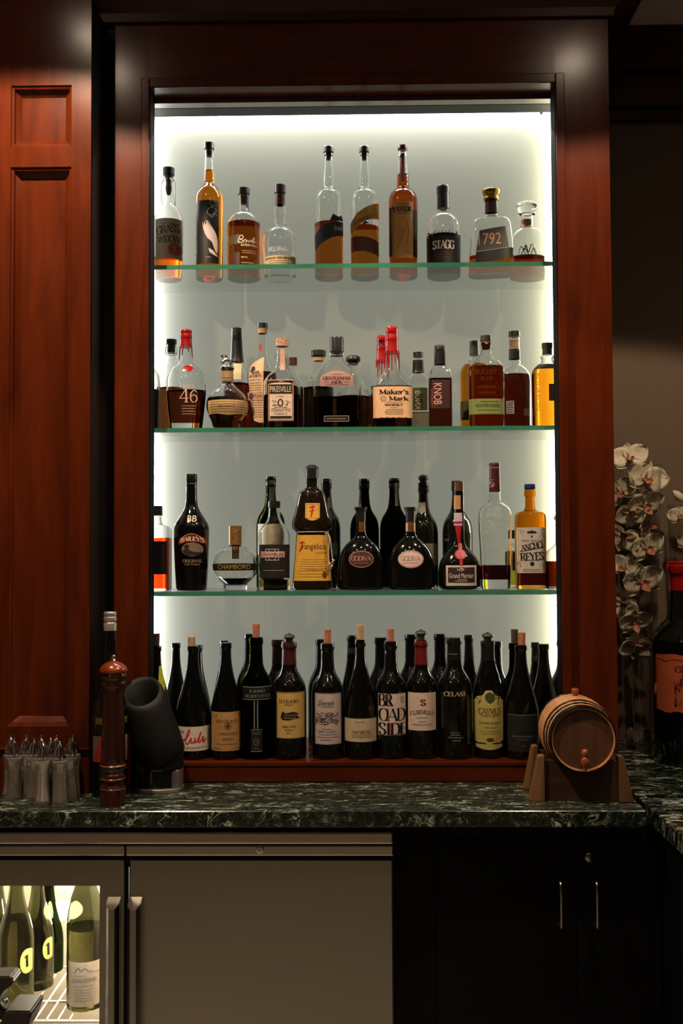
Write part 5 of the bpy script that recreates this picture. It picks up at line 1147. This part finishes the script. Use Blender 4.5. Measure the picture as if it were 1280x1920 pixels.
for i, px in enumerate((20, 49, 77, 106, 136)):
    shaker(px, 2.408, f'clear glass shaker with pointed chrome cap, {wd[i]} of the five in the back row', (M_PEPPER, .07) if i in (1, 4) else (M_SALT, .06) if i == 0 else None, i)
for i, (px, nm) in enumerate(((24, 'left end'), (64, 'second place'), (95, 'third place'), (131, 'right end'))):
    shaker(px + (0 if i else 2), 2.3715, f'clear glass shaker with chrome cap at the {nm} of the middle row', (M_PEPPER, .085) if i != 3 else None, i + 2)
shaker(80, 2.335, 'salt-filled glass shaker standing front left of the cluster', (M_SALT, .096), 5)
shaker(112, 2.335, 'pepper-filled glass shaker standing front right of the cluster', (M_PEPPER, .09), 3)

# big bottle behind the pepper mill
ZCc = ZC + .0003
b = Bottle('magnum_bottle', 'tall dark bottle with silver screw cap standing behind the wooden pepper mill', 206, 2.432, ZCc,
           [(1182, 11), (1240, 12.5), (1262, 14), (1290, 20), (1310, 28), (1330, 32.5), (1350, 34), (None, 34)], cat='bottle', ymid=1330)
b.body(G_BLACK, 'solid')
b.cap([(1147, .1), (1147, 11), (1149, 12), (1153, 12), (1155, 11.2), (1158, 12.2), (1165, 12.2), (1166.5, 11.2), (1168, 12.2), (1182, 12.2), (1182, .1)], mat('silver_screw_cap', srgb(190, 180, 178), .35, .7, noise=.1), 'screw_cap')
L_ = b.label(172, 246, 1380, 1428, ink(96, 78, 68)); b.print([PG([(173, 1428), (188, 1380), (196, 1380), (196, 1428)])], mat('red_print', srgb(150, 36, 30), .5, noise=.1), L_)
b.label(178, 240, 1346, 1358, ink(84, 74, 22), name='upper_label')

# pepper mill
c = P(212, 1400, 2.335); ml = empty('pepper_mill', (c.x, 2.335, ZC), 'tall dark turned wooden pepper mill with glossy orange-brown domed head', 'pepper mill')
M_MILL = wood_mat('mill_wood', srgb(58, 26, 14), srgb(36, 16, 10), .18, coat=.8); M_MILLH = wood_mat('mill_head_wood', srgb(150, 62, 24), srgb(108, 40, 15), .14, coat=1)
k_ = 2.335 / FPX
zy = lambda y: P(212, y, 2.335).z - ZC
def mp(L): return [(zy(y) if y else 0, h * k_) for y, h in reversed(L)]
lathe('body', mp([(1262, .1), (1262, 22), (1268, 24), (1275, 21), (1283, 22.5), (1290, 20), (1300, 19), (1330, 20), (1380, 21.5), (1426, 22.5), (1430, 21), (1434, 23), (1440, 22.5), (1446, 19.5), (1452, 22.5), (1458, 23.5), (1462, 20.5), (1470, 22.5), (1476, 25), (1480, 24), (None, 26), (None, .1)]), M_MILL, ml, seg=40)
lathe('head', mp([(1238, .1), (1239, 6), (1243, 15), (1250, 23), (1256, 25.5), (1260, 25), (1262, 21), (1262, .1)]), M_MILLH, ml, seg=40)
lathe('knob', mp([(1227, .1), (1228, 3), (1231, 4.2), (1234, 3), (1236, 3.2), (1238, 5), (1238, .1)]), M_CHROME, ml, seg=20)
for y in (1434, 1458, 1476):
    lathe('accent_ring', mp([(y - 1.8, .1), (y - 1.8, 22.8), (y, 25.4 if y > 1470 else 24.4), (y + 1.8, 22.8), (y + 1.8, .1)]), M_MILLH, ml, seg=40)

# black tilted appliance
ap = empty('tilted_black_dispenser', (P(300, 1470, 2.478).x, 2.478, ZC), 'black tilted tube-shaped bar appliance on a silver foot beside the pepper mill', 'bar appliance')
AX = ap.location.x; k_ = 2.478 / FPX
M_RUB = mat('matt_black_plastic', srgb(13, 13, 13), .6, noise=.15, spec=.3, scale=30); M_GLB = mat('gloss_black_plastic', srgb(10, 10, 11), .2, noise=.1)
def al(px, py, d=0): q_ = P(px, py, 2.478); return Vector((q_.x - AX, d, q_.z - ZC))
bm = bmesh.new()
def plate(bm, cx, rx, ry, z0, z1, n=2.6, seg=44):
    t = bmesh.new(); loft(t, [(z0, rx * .97, ry * .97, n), (z0 + .001, rx, ry, n), (z1 - .002, rx, ry, n), (z1, rx * .96, ry * .95, n)], seg)
    for v in t.verts: v.co.x += cx
    me = bpy.data.meshes.new('t'); t.to_mesh(me); t.free(); bm.from_mesh(me); bpy.data.meshes.remove(me)
plate(bm, 0, 44 * k_, .048, 0, .010); build('silver_foot', bm, mat('satin_silver', srgb(176, 170, 172), .3, .8, noise=.08), ap, smooth=True)
bm = bmesh.new(); plate(bm, al(292, 1460).x, 36 * k_, .04, .0095, .055, 3); build('base_housing', bm, M_GLB, ap, smooth=True)
bm = bmesh.new(); plate(bm, al(331, 1460).x, 11 * k_, .03, .0095, .052, 3); build('silver_panel', bm, mat('mauve_silver', srgb(160, 148, 148), .35, .7, noise=.1), ap, smooth=True)
bm = bmesh.new(); plate(bm, al(300, 1425).x, 43 * k_, .042, .0545, .088, 2.6); build('collar', bm, M_RUB, ap, smooth=True)
# hollow tilted tube: axis from the collar up to the left
A0, A1 = al(304, 1418), al(270, 1302, -.014)
ax = (A1 - A0).normalized(); s1 = ax.cross(Vector((0, 1, 0))).normalized(); s2 = s1.cross(ax)
def trow(bm, t, r, seg=40, tilt=0):
    c_ = A0 + (A1 - A0) * t
    return [bm.verts.new(c_ + (s1 * math.cos(a) + s2 * math.sin(a)) * r + ax * (tilt * math.sin(a) * r + .25 * tilt * math.cos(a) * r)) for a in (2 * pi * i / seg for i in range(seg))]
bm = bmesh.new(); rows = []
for t, r, tl in ((-.06, 34, 0), (.0, 43, 0), (.05, 45, 0), (.3, 45, .0), (.6, 43, .1), (.85, 41, .3), (1.0, 39.5, .55), (1.05, 37, .6), (1.06, 33, .6), (1.03, 29, .6), (.85, 27, .35), (.5, 26, .1)): rows.append(trow(bm, t, r * k_, tilt=tl))
for a, b_ in zip(rows, rows[1:]):
    for i in range(40): bm.faces.new((a[i], a[(i + 1) % 40], b_[(i + 1) % 40], b_[i]))
bm.faces.new(rows[0]); bm.faces.new(rows[-1]); build('tube', bm, M_RUB, ap, smooth=True)
bm = bmesh.new(); bmesh.ops.create_uvsphere(bm, u_segments=16, v_segments=10, radius=.0032); build('knob', bm, M_CHROME, ap, al(273, 1405, -.044), True)
bm = bmesh.new(); tube(bm, [al(273, 1405, -.044), al(273, 1416, -.036)], .0018); build('knob_stem', bm, M_CHROME, ap, smooth=True)
bm = bmesh.new(); v0 = al(291, 1440, -.0405)
box(bm, al(292, 0).x, al(312, 0).x, -.0412, -.036, al(0, 1440).z, al(0, 1434).z, .0005); box(bm, al(291, 0).x, al(293.5, 0).x, -.0412, -.036, al(0, 1462).z, al(0, 1440).z, .0004); build('latch', bm, M_STEELD, ap)

# ---------------------------------------------------------------- barrel on its cradle
bx_ = P(1098, 1385, 2.335); BX0 = bx_.x - .004; BZc = bx_.z; YB = 2.425
br = empty('oak_barrel', (BX0, YB, BZc), 'small oak barrel with black hoops, wooden tap and bung resting on a cradle', 'barrel', rz=-.045)
M_OAK, nt, bs = bsdf('oak_staves')
tc = nt.nodes.new('ShaderNodeTexCoord'); mpn = nt.nodes.new('ShaderNodeMapping'); mpn.inputs['Scale'].default_value = (30, 3, 30)
nn = nt.nodes.new('ShaderNodeTexNoise'); nn.inputs['Scale'].default_value = 3; nn.inputs['Detail'].default_value = 8; rp_ = nt.nodes.new('ShaderNodeValToRGB')
rp_.color_ramp.elements[0].color = srgb(150, 98, 60); rp_.color_ramp.elements[1].color = srgb(206, 150, 102)
nt.links.new(tc.outputs['Object'], mpn.inputs[0]); nt.links.new(mpn.outputs[0], nn.inputs[0]); nt.links.new(nn.outputs['Fac'], rp_.inputs[0]); nt.links.new(rp_.outputs[0], bs.inputs['Base Color']); bs.inputs['Roughness'].default_value = .5
M_HEAD = mat('dark_barrel_head', srgb(84, 52, 34), .5, noise=.3, scale=6, stretch=(12, 1, 1)); M_HOOP = mat('black_hoop', srgb(24, 22, 22), .3, .6, noise=.2)  # head wood darker than the staves
BL, RH, RBu = .105, .072, .0845
def rb(y): return RBu - (RBu - RH) * (y / BL) ** 2
bm = bmesh.new(); N_ = 22; seg = N_ * 4; rows = []
for i in range(19):
    y = -BL + 2 * BL * i / 18
    rows.append([bm.verts.new(((rb(y) - (.0006 if q_ % 4 == 0 else 0)) * math.cos(2 * pi * q_ / seg), y, (rb(y) - (.0006 if q_ % 4 == 0 else 0)) * math.sin(2 * pi * q_ / seg))) for q_ in range(seg)])
for yy, r in ((BL - .001, RH - .0035), (BL - .008, RH - .004)): rows.append([bm.verts.new((r * math.cos(2 * pi * q_ / seg), yy, r * math.sin(2 * pi * q_ / seg))) for q_ in range(seg)])
for yy, r in ((-BL + .001, RH - .0035), (-BL + .008, RH - .004)): rows.insert(0, [bm.verts.new((r * math.cos(2 * pi * q_ / seg), yy, r * math.sin(2 * pi * q_ / seg))) for q_ in range(seg)])
for a, b_ in zip(rows, rows[1:]):
    for i in range(seg): bm.faces.new((a[i], a[(i + 1) % seg], b_[(i + 1) % seg], b_[i]))
build('staves', bm, M_OAK, br, smooth=True)
for sgn in (-1, 1):
    bm = bmesh.new(); vs = [bm.verts.new(((RH - .0036) * math.cos(2 * pi * q_ / seg), sgn * (BL - .0075), (RH - .0036) * math.sin(2 * pi * q_ / seg))) for q_ in range(seg)]; bm.faces.new(vs)
    r_ = bmesh.ops.extrude_face_region(bm, geom=bm.faces[:]); bmesh.ops.translate(bm, verts=[v for v in r_['geom'] if isinstance(v, bmesh.types.BMVert)], vec=(0, -sgn * .006, 0)); build('barrel_head', bm, M_HEAD, br)
for y0_, y1_ in ((-BL - .0005, -BL + .018), (-BL + .028, -BL + .036), (-BL + .048, -BL + .058), (BL - .058, BL - .048), (BL - .036, BL - .028), (BL - .018, BL + .0005)):
    bm = bmesh.new(); rr = []
    for y, o_ in ((y0_, -.0008), (y0_, .001), ((y0_ + y1_) / 2, .0013), (y1_, .001), (y1_, -.0008)): rr.append([bm.verts.new(((rb(y) + o_) * math.cos(2 * pi * q_ / 64), y, (rb(y) + o_) * math.sin(2 * pi * q_ / 64))) for q_ in range(64)])
    for a, b_ in zip(rr, rr[1:] + rr[:1]):
        for i in range(64): bm.faces.new((a[i], a[(i + 1) % 64], b_[(i + 1) % 64], b_[i]))
    build('hoop', bm, M_HOOP, br, smooth=True)
M_TAP = wood_mat('tap_wood', srgb(176, 98, 52), srgb(128, 62, 30), .22, coat=.8)
lathe('bung', [(-.006, .0001), (-.006, .006), (.004, .0062), (.006, .0085), (.012, .0092), (.0165, .0075), (.0165, .0001)], M_TAP, br, (0, 0, RBu + .001), 24)
tp = lathe('tap', [(0, .0001), (0, .006), (.012, .0062), (.014, .009), (.026, .0095), (.028, .0075), (.028, .0001)], M_TAP, br, (.0, -BL + .006, -.046), 24); tp.rotation_euler = (pi / 2, 0, 0)
lathe('tap_handle', [(-.006, .0001), (-.006, .006), (.009, .006), (.011, .0045), (.013, .006), (.019, .0085), (.025, .0075), (.028, .004), (.028, .0001)], M_TAP, br, (0, -BL - .014, -.046), 24)
lathe('tap_spout', [(-.022, .0001), (-.022, .004), (-.006, .0055), (-.006, .0001)], M_TAP, br, (0, -BL - .014, -.046), 20)
# cradle
cr = empty('barrel_cradle', (BX0, YB, ZC), 'light oak barrel stand with two curved cross boards and slanted legs', 'stand', rz=-.045)
M_CR = wood_mat('cradle_oak', srgb(142, 104, 70), srgb(112, 78, 52), .5, coat=0); M_CRD = wood_mat('cradle_board', srgb(84, 60, 42), srgb(66, 44, 30), .55, False, coat=0)
HB = BZc - ZC
for sgn in (-1, 1):
    yb0 = sgn * .058 - .009; yb1 = yb0 + .018; n_ = 28; rc = RBu - (RBu - RH) * (.058 / BL) ** 2 + .0012
    bm = bmesh.new(); rows = []
    for i in range(n_ + 1):
        x = -.083 + .166 * i / n_
        zt_ = HB - math.sqrt(max(rc * rc - x * x, 0)) if abs(x) < rc * .94 else .092
        zt_ = min(zt_, .092)
        rows.append([bm.verts.new((x, yb0, 0)), bm.verts.new((x, yb1, 0)), bm.verts.new((x, yb1, zt_)), bm.verts.new((x, yb0, zt_))])
    for a, b_ in zip(rows, rows[1:]):
        for i in range(4): bm.faces.new((a[i], a[(i + 1) % 4], b_[(i + 1) % 4], b_[i]))
    bm.faces.new(rows[0]); bm.faces.new(rows[-1]); build('cross_board', bm, M_CRD, cr)
    for s2_ in (-1, 1):
        bm = bmesh.new(); f_ = lambda x, y, z: bm.verts.new((s2_ * x, y, z))
        ya, yb_ = yb0 - .006, yb1 + .006
        lo = [f_(.0832, ya, 0), f_(.118, ya, 0), f_(.118, yb_, 0), f_(.0832, yb_, 0)]; hi = [f_(.0832, ya, .104), f_(.097, ya, .102), f_(.097, yb_, .102), f_(.0832, yb_, .104)]
        bm.faces.new(lo); bm.faces.new(hi)
        for i in range(4): bm.faces.new((lo[i], lo[(i + 1) % 4], hi[(i + 1) % 4], hi[i]))
        bmesh.ops.bevel(bm, geom=bm.edges[:], offset=.0012, segments=2, affect='EDGES'); build('leg', bm, M_CR, cr)
    for x in (-.072, .072):
        s_ = lathe('screw', [(0, .0001), (0, .003), (.0008, .0028), (.0008, .0001)], M_STEELD, cr, (x, yb0, .05), 14); s_.rotation_euler = (pi / 2, 0, 0)
bm = bmesh.new(); box(bm, -.012, .012, -.049, .049, .012, .03, .002); build('stretcher', bm, M_CRD, cr)

# ---------------------------------------------------------------- vases with orchids
M_PET = mat('orchid_petal', srgb(206, 196, 172), .6, noise=.12, scale=60); M_LIP = mat('orchid_lip', srgb(170, 92, 62), .5, noise=.4, scale=120, col2=srgb(206, 150, 130)); M_STEM = mat('orchid_stem', srgb(72, 84, 40), .5, noise=.2)
G_VASE = pane('vase_glass', (.95, .95, .94, 1))
def vase(px, Y, hw_t, hw_b, ytop, lab):
    c = P(px, 1200, Y); k = Y / FPX; H = P(px, ytop, Y).z - ZC
    r = empty('glass_vase', (c.x, Y, ZC + .0003), lab, 'vase', 'orchid vases on the side counter')
    prof = [(0, hw_b), (.02, hw_b), (H * .35, hw_b * 1.05), (H * .7, hw_b + (hw_t - hw_b) * .55), (H, hw_t)]
    d = pchip([p[0] for p in prof], [p[1] * k for p in prof], 5); bm = bmesh.new()
    loft(bm, [(z, rr, rr, 2) for z, rr in d] + [(H + .0005, d[-1][1] - .0012, d[-1][1] - .0012, 2)] + [(z, rr - .003, rr - .003, 2) for z, rr in reversed(d) if z > .014] + [(.013, hw_b * k - .004, hw_b * k - .004, 2)], 40); build('glass_body', bm, G_VASE, r, smooth=True)
    bm = bmesh.new(); rr = hw_b * k - .012
    for i in range(16):
        t = bmesh.ops.create_icosphere(bm, subdivisions=2, radius=1)['verts']; a = random.random() * 6.28; q_ = rr * math.sqrt(random.random()); s = random.uniform(.007, .011)
        m_ = Matrix.Rotation(random.random() * 3, 3, 'Z')
        for v in t: v.co = m_ @ Vector((v.co.x * s * 1.4, v.co.y * s, v.co.z * s * .7)) + Vector((q_ * math.cos(a), q_ * math.sin(a), .022 + random.random() * .03))
    o = build('pebbles', bm, mat('river_pebbles', srgb(120, 108, 92), .5, noise=.4, scale=9), r, smooth=True); o['kind'] = 'stuff'
    return r, k
def petal(bm, dirv, nrm, L, wd_, cup, ruf=0):
    dirv = dirv.normalized(); side = dirv.cross(nrm).normalized(); G = []; nu, nv = 7, 6
    for i in range(nu + 1):
        t = i / nu; ww = wd_ * math.sin(pi * min(1, .08 + t * .92)) ** .7 * (1 - .12 * t); row = []
        for j in range(nv + 1):
            s = 2 * j / nv - 1
            row.append(bm.verts.new(dirv * L * t + side * ww * s * .5 + nrm * (cup * L * (s * s * .35 + t * t * .5) + ruf * L * .05 * math.sin(t * 9 + s * 5))))
        G.append(row)
    for a, b_ in zip(G, G[1:]):
        for j in range(nv): bm.faces.new((a[j], a[j + 1], b_[j + 1], b_[j]))
def blossom(par, c, size, face, rot=0, closed=0):
    f_ = Vector(face).normalized(); up = Vector((0, 0, 1)); s = up.cross(f_).normalized(); u = f_.cross(s)
    bm = bmesh.new()
    for an, L, wd_ in ((90, .95, .62), (210, .9, .58), (330, .9, .58)): a = math.radians(an + rot); petal(bm, s * math.cos(a) + u * math.sin(a), f_, size * L * .5, size * wd_ * .5, .3 + closed, 0)
    for an in (22, 158): a = math.radians(an + rot); petal(bm, s * math.cos(a) + u * math.sin(a), f_, size * .55, size * .62, .38 + closed, 1)
    r_ = bmesh.ops.extrude_face_region(bm, geom=bm.faces[:]); bmesh.ops.translate(bm, verts=[v for v in r_['geom'] if isinstance(v, bmesh.types.BMVert)], vec=-f_ * .0008)
    o = build('blossom', bm, M_PET, par, c, smooth='all')
    bm = bmesh.new(); a = math.radians(270 + rot); petal(bm, s * math.cos(a) * .6 + u * math.sin(a) * .6 + f_ * .8, f_, size * .26, size * .24, .8); 
    for an in (200, 340): a = math.radians(an + rot); petal(bm, s * math.cos(a) + u * math.sin(a) * .4 + f_, f_, size * .16, size * .14, .9)
    t = bmesh.ops.create_icosphere(bm, subdivisions=2, radius=size * .045)['verts']
    for v in t: v.co += f_ * size * .06
    build('flower_lip', bm, M_LIP, o, smooth='all'); return o
VY = 2.975
v1, kv = vase(1197, VY, 46, 31, 872, 'tall clear flared glass vase holding an orchid spray, beside the cherry surround')
c = P(1197, 1200, VY); sp_ = empty('orchid_spray', (c.x, VY, ZC + .03), 'cream orchid spray with pink-brown throats inside the tall glass vase', 'flowers')
def ol(px, py, d=0): q_ = P(px, py, VY + d); return q_ - Vector(sp_.location)
bm = bmesh.new(); tube(bm, crv([ol(1192, 1395), ol(1186, 1300, .01), ol(1200, 1180, .008), ol(1188, 1060, .01), ol(1200, 960, .01), ol(1186, 880, .008), ol(1176, 850, 0)], 8), .0022, 8); build('stem', bm, M_STEM, sp_, smooth=True)
for px, py, sz, fc, rt, d in ((1180, 862, 62, (-.2, -1, .3), 10, 0), (1207, 902, 74, (.25, -1, .1), -15, -.012), (1165, 925, 58, (-.5, -1, 0), 30, -.005), (1206, 948, 64, (.3, -1, -.3), 12, -.015), (1183, 960, 52, (-.1, -1, -.35), 180, -.014), (1208, 984, 58, (.7, -.6, -.2), 100, .005), (1169, 1004, 58, (-.35, -1, -.2), 160, -.008), (1211, 1028, 60, (.2, -1, -.1), 20, -.016),
                              (1170, 1066, 52, (-.5, -1, .2), -20, -.006), (1201, 1092, 70, (.2, -1, -.15), 14, -.014), (1168, 1134, 52, (-.3, -1, -.2), 170, -.008), (1188, 1168, 56, (.1, -1, -.35), 8, -.012), (1192, 1208, 58, (.1, -1, -.5), 175, -.012)):
    blossom(sp_, ol(px, py, d), sz * kv * 1.12, fc, rt)
v2, kv2 = vase(1296, 2.99, 40, 30, 946, 'second glass vase with orchid, cut off by the right picture edge')
c = P(1296, 1200, 2.99); sp_ = empty('orchid_spray', (c.x, 2.99, ZC + .03), 'orchid with a pale pointed bud rising above the vase at the right edge', 'flowers')
bm = bmesh.new(); tube(bm, crv([ol(1292, 1390, .015), ol(1290, 1200, .02), ol(1296, 1000, .02), ol(1286, 948, .01), ol(1279, 940, .01)], 8), .0022, 8); build('stem', bm, M_STEM, sp_, smooth=True)
blossom(sp_, ol(1274, 968, .005), 44 * kv2, (-.3, -1, .1), 10); blossom(sp_, ol(1290, 1020, .005), 44 * kv2, (-.3, -1, -.1), -20)
bm = bmesh.new(); a0, a1 = ol(1261, 920, .01), ol(1284, 942, .01)
dv = a1 - a0; tube(bm, [a0 + dv * t for t in (0, .08, .25, .5, .75, .95, 1)], [.0012, .005, .0105, .0125, .010, .005, .002], 12); build('bud', bm, M_PET, sp_, smooth=True)
# large bottle with red wax
b = Bottle('large_wine_bottle', 'oversized black wine bottle with red wax neck and torn orange label at right', 1292, 2.80, ZCc,
           [(1056, 37), (1062, 39), (1075, 37), (1078, 34), (1130, 36), (1158, 40), (1172, 52), (1186, 63), (1200, 69), (1220, 71), (None, 71)], cat='bottle', ymid=1240)
b.body(G_BLACK, 'solid'); b.wrap(1057, 1106, K_RED, 'wax_neck', lift=.0014); b.cap([(1052, .1), (1052, 37), (1055.5, 38.5), (1055.8, .1)], K_RED, 'wax_top')
L_ = b.label(1237, 1338, 1229, 1336, mat('orange_label', srgb(186, 92, 52), .6, noise=.2, scale=30), bot=lambda u: .02 * math.sin(u * 23), top=lambda u: .012 * math.sin(u * 17))
b.print([PL([(1245, 1238), (1256, 1242), (1266, 1238), (1290, 1241), (1320, 1238)], 1), R_('GR', 1278, 1256, 20, 12), S('Riserva', 1276, 1280, 30, 10, shear=.4, rot=1.2), scribble(1280, 1300, 26, 50, 24, 1)], ink(56, 24, 18), L_)

# ---------------------------------------------------------------- bottles in the refrigerator
GF = 'chilled bottles in the refrigerator'
ZW = zw + .0026
def fbottle(px, Y, hw, ytop, lab, m, liq, lev):
    b = B('chilled_bottle', lab, px, Y, ZW, [(ytop, hw * .36), (ytop + 60, hw * .38), (ytop + 90, hw * .5), (ytop + 125, hw * .8), (ytop + 150, hw * .97), (ytop + 165, hw), (None, hw)], group=GF, ymid=1760)
    b.body(m, lev); b.liquid(lev, liq); return b
G_WG = glass('pale_green_glass', srgb(196, 198, 182))
LQ = (150, 148, 108)
b = fbottle(30, 2.44, 33, 1600, 'chilled green bottle with a round yellow tag, front left in the refrigerator', G_WG, LQ, 1720)
o_ = lambda u: .5 - math.sqrt(max(0, .25 - (u - .5) ** 2))
YT = mat('yellow_tag', srgb(226, 226, 120), .5, noise=.05)
L_ = b.label(37, 58, 1783, 1828, YT, top=o_, bot=o_, name='price_tag'); b.print([PL([(44, 1798), (47, 1794), (47.5, 1816)], 3, False)], DK, L_)
b = fbottle(70, 2.535, 30, 1600, 'chilled green bottle with a round yellow tag, second from left in the refrigerator', G_WG, LQ, 1730)
L_ = b.label(79, 96, 1763, 1802, YT, top=o_, bot=o_, name='price_tag'); b.print([PL([(84, 1776), (87, 1772), (87.5, 1794)], 3, False)], DK, L_)
fbottle(-6, 2.60, 30, 1600, 'chilled bottle at the very left picture edge inside the refrigerator', G_WG, LQ, 1730)
fbottle(90, 2.63, 28, 1604, 'untagged chilled bottle behind the two yellow-tagged ones', G_OLIVE, (70, 70, 40), 1700)
b = fbottle(160, 2.43, 34, 1560, 'chilled wine bottle with a large cream label at the right of the glass door', G_WG, LQ, 1736)
L_ = b.label(127, 192, 1803, 1884, paper(226, 208, 186)); b.print([PL([(140, 1822), (148, 1812), (152, 1818), (160, 1814), (168, 1820), (184, 1824)], 1), R_('SANCERRE', 158, 1836, 42, 7, 12, 6), LN(134, 180, 1846, 1), LN(138, 176, 1853, 5, 5, .8), LN(140, 164, 1827, 1)], ink(110, 96, 90), L_)
fbottle(222, 2.52, 30, 1600, 'chilled bottle hidden behind the refrigerator door frame', G_WG, LQ, 1730)

# black plastic holder in the foreground at lower left
hd = empty('soda_gun_holder', (P(20, 1900, 2.08).x, 2.08, 0), 'black plastic drink gun holder in front of the refrigerator at the bottom left', 'holder')
hl = lambda px, py, d=0: P(px, py, 2.08 + d) - Vector(hd.location)
M_HOLD = mat('worn_black_plastic', srgb(46, 42, 40), .42, noise=.2, scale=40)
def prism(name, pts, d0, d1, m, bev=.003):
    bm = bmesh.new(); fr_ = [bm.verts.new(hl(x, y, d0)) for x, y in pts]; bk_ = [bm.verts.new(hl(x, y, d0) + Vector((0, d1 - d0, 0))) for x, y in pts]
    bm.faces.new(fr_); bm.faces.new(bk_)
    for i in range(len(pts)): bm.faces.new((fr_[i], fr_[(i + 1) % len(pts)], bk_[(i + 1) % len(pts)], bk_[i]))
    bmesh.ops.recalc_face_normals(bm, faces=bm.faces); bmesh.ops.bevel(bm, geom=bm.edges[:], offset=bev, segments=2, affect='EDGES'); return build(name, bm, m, hd, smooth=True)
prism('arm', [(-30, 1832), (20, 1831), (26, 1838), (24, 1846), (2, 1862), (-2, 1880), (-30, 1886)], 0, .05, M_HOLD)
prism('bracket', [(-30, 1880), (-2, 1878), (4, 1892), (22, 1893), (22, 1912), (-30, 1916)], .01, .045, M_GLB)
prism('cup', [(10, 1896), (58, 1896), (60, 1900), (46, 1940), (-10, 1940)], -.03, .05, M_HOLD)
bm = bmesh.new(); bmesh.ops.create_uvsphere(bm, u_segments=16, v_segments=10, radius=.006); build('pivot', bm, M_CHROME, hd, hl(10, 1877, -.002), True)
prism('post', [(-14, 1936), (10, 1936), (10, 2900), (-14, 2900)], .0, .03, M_GLB)
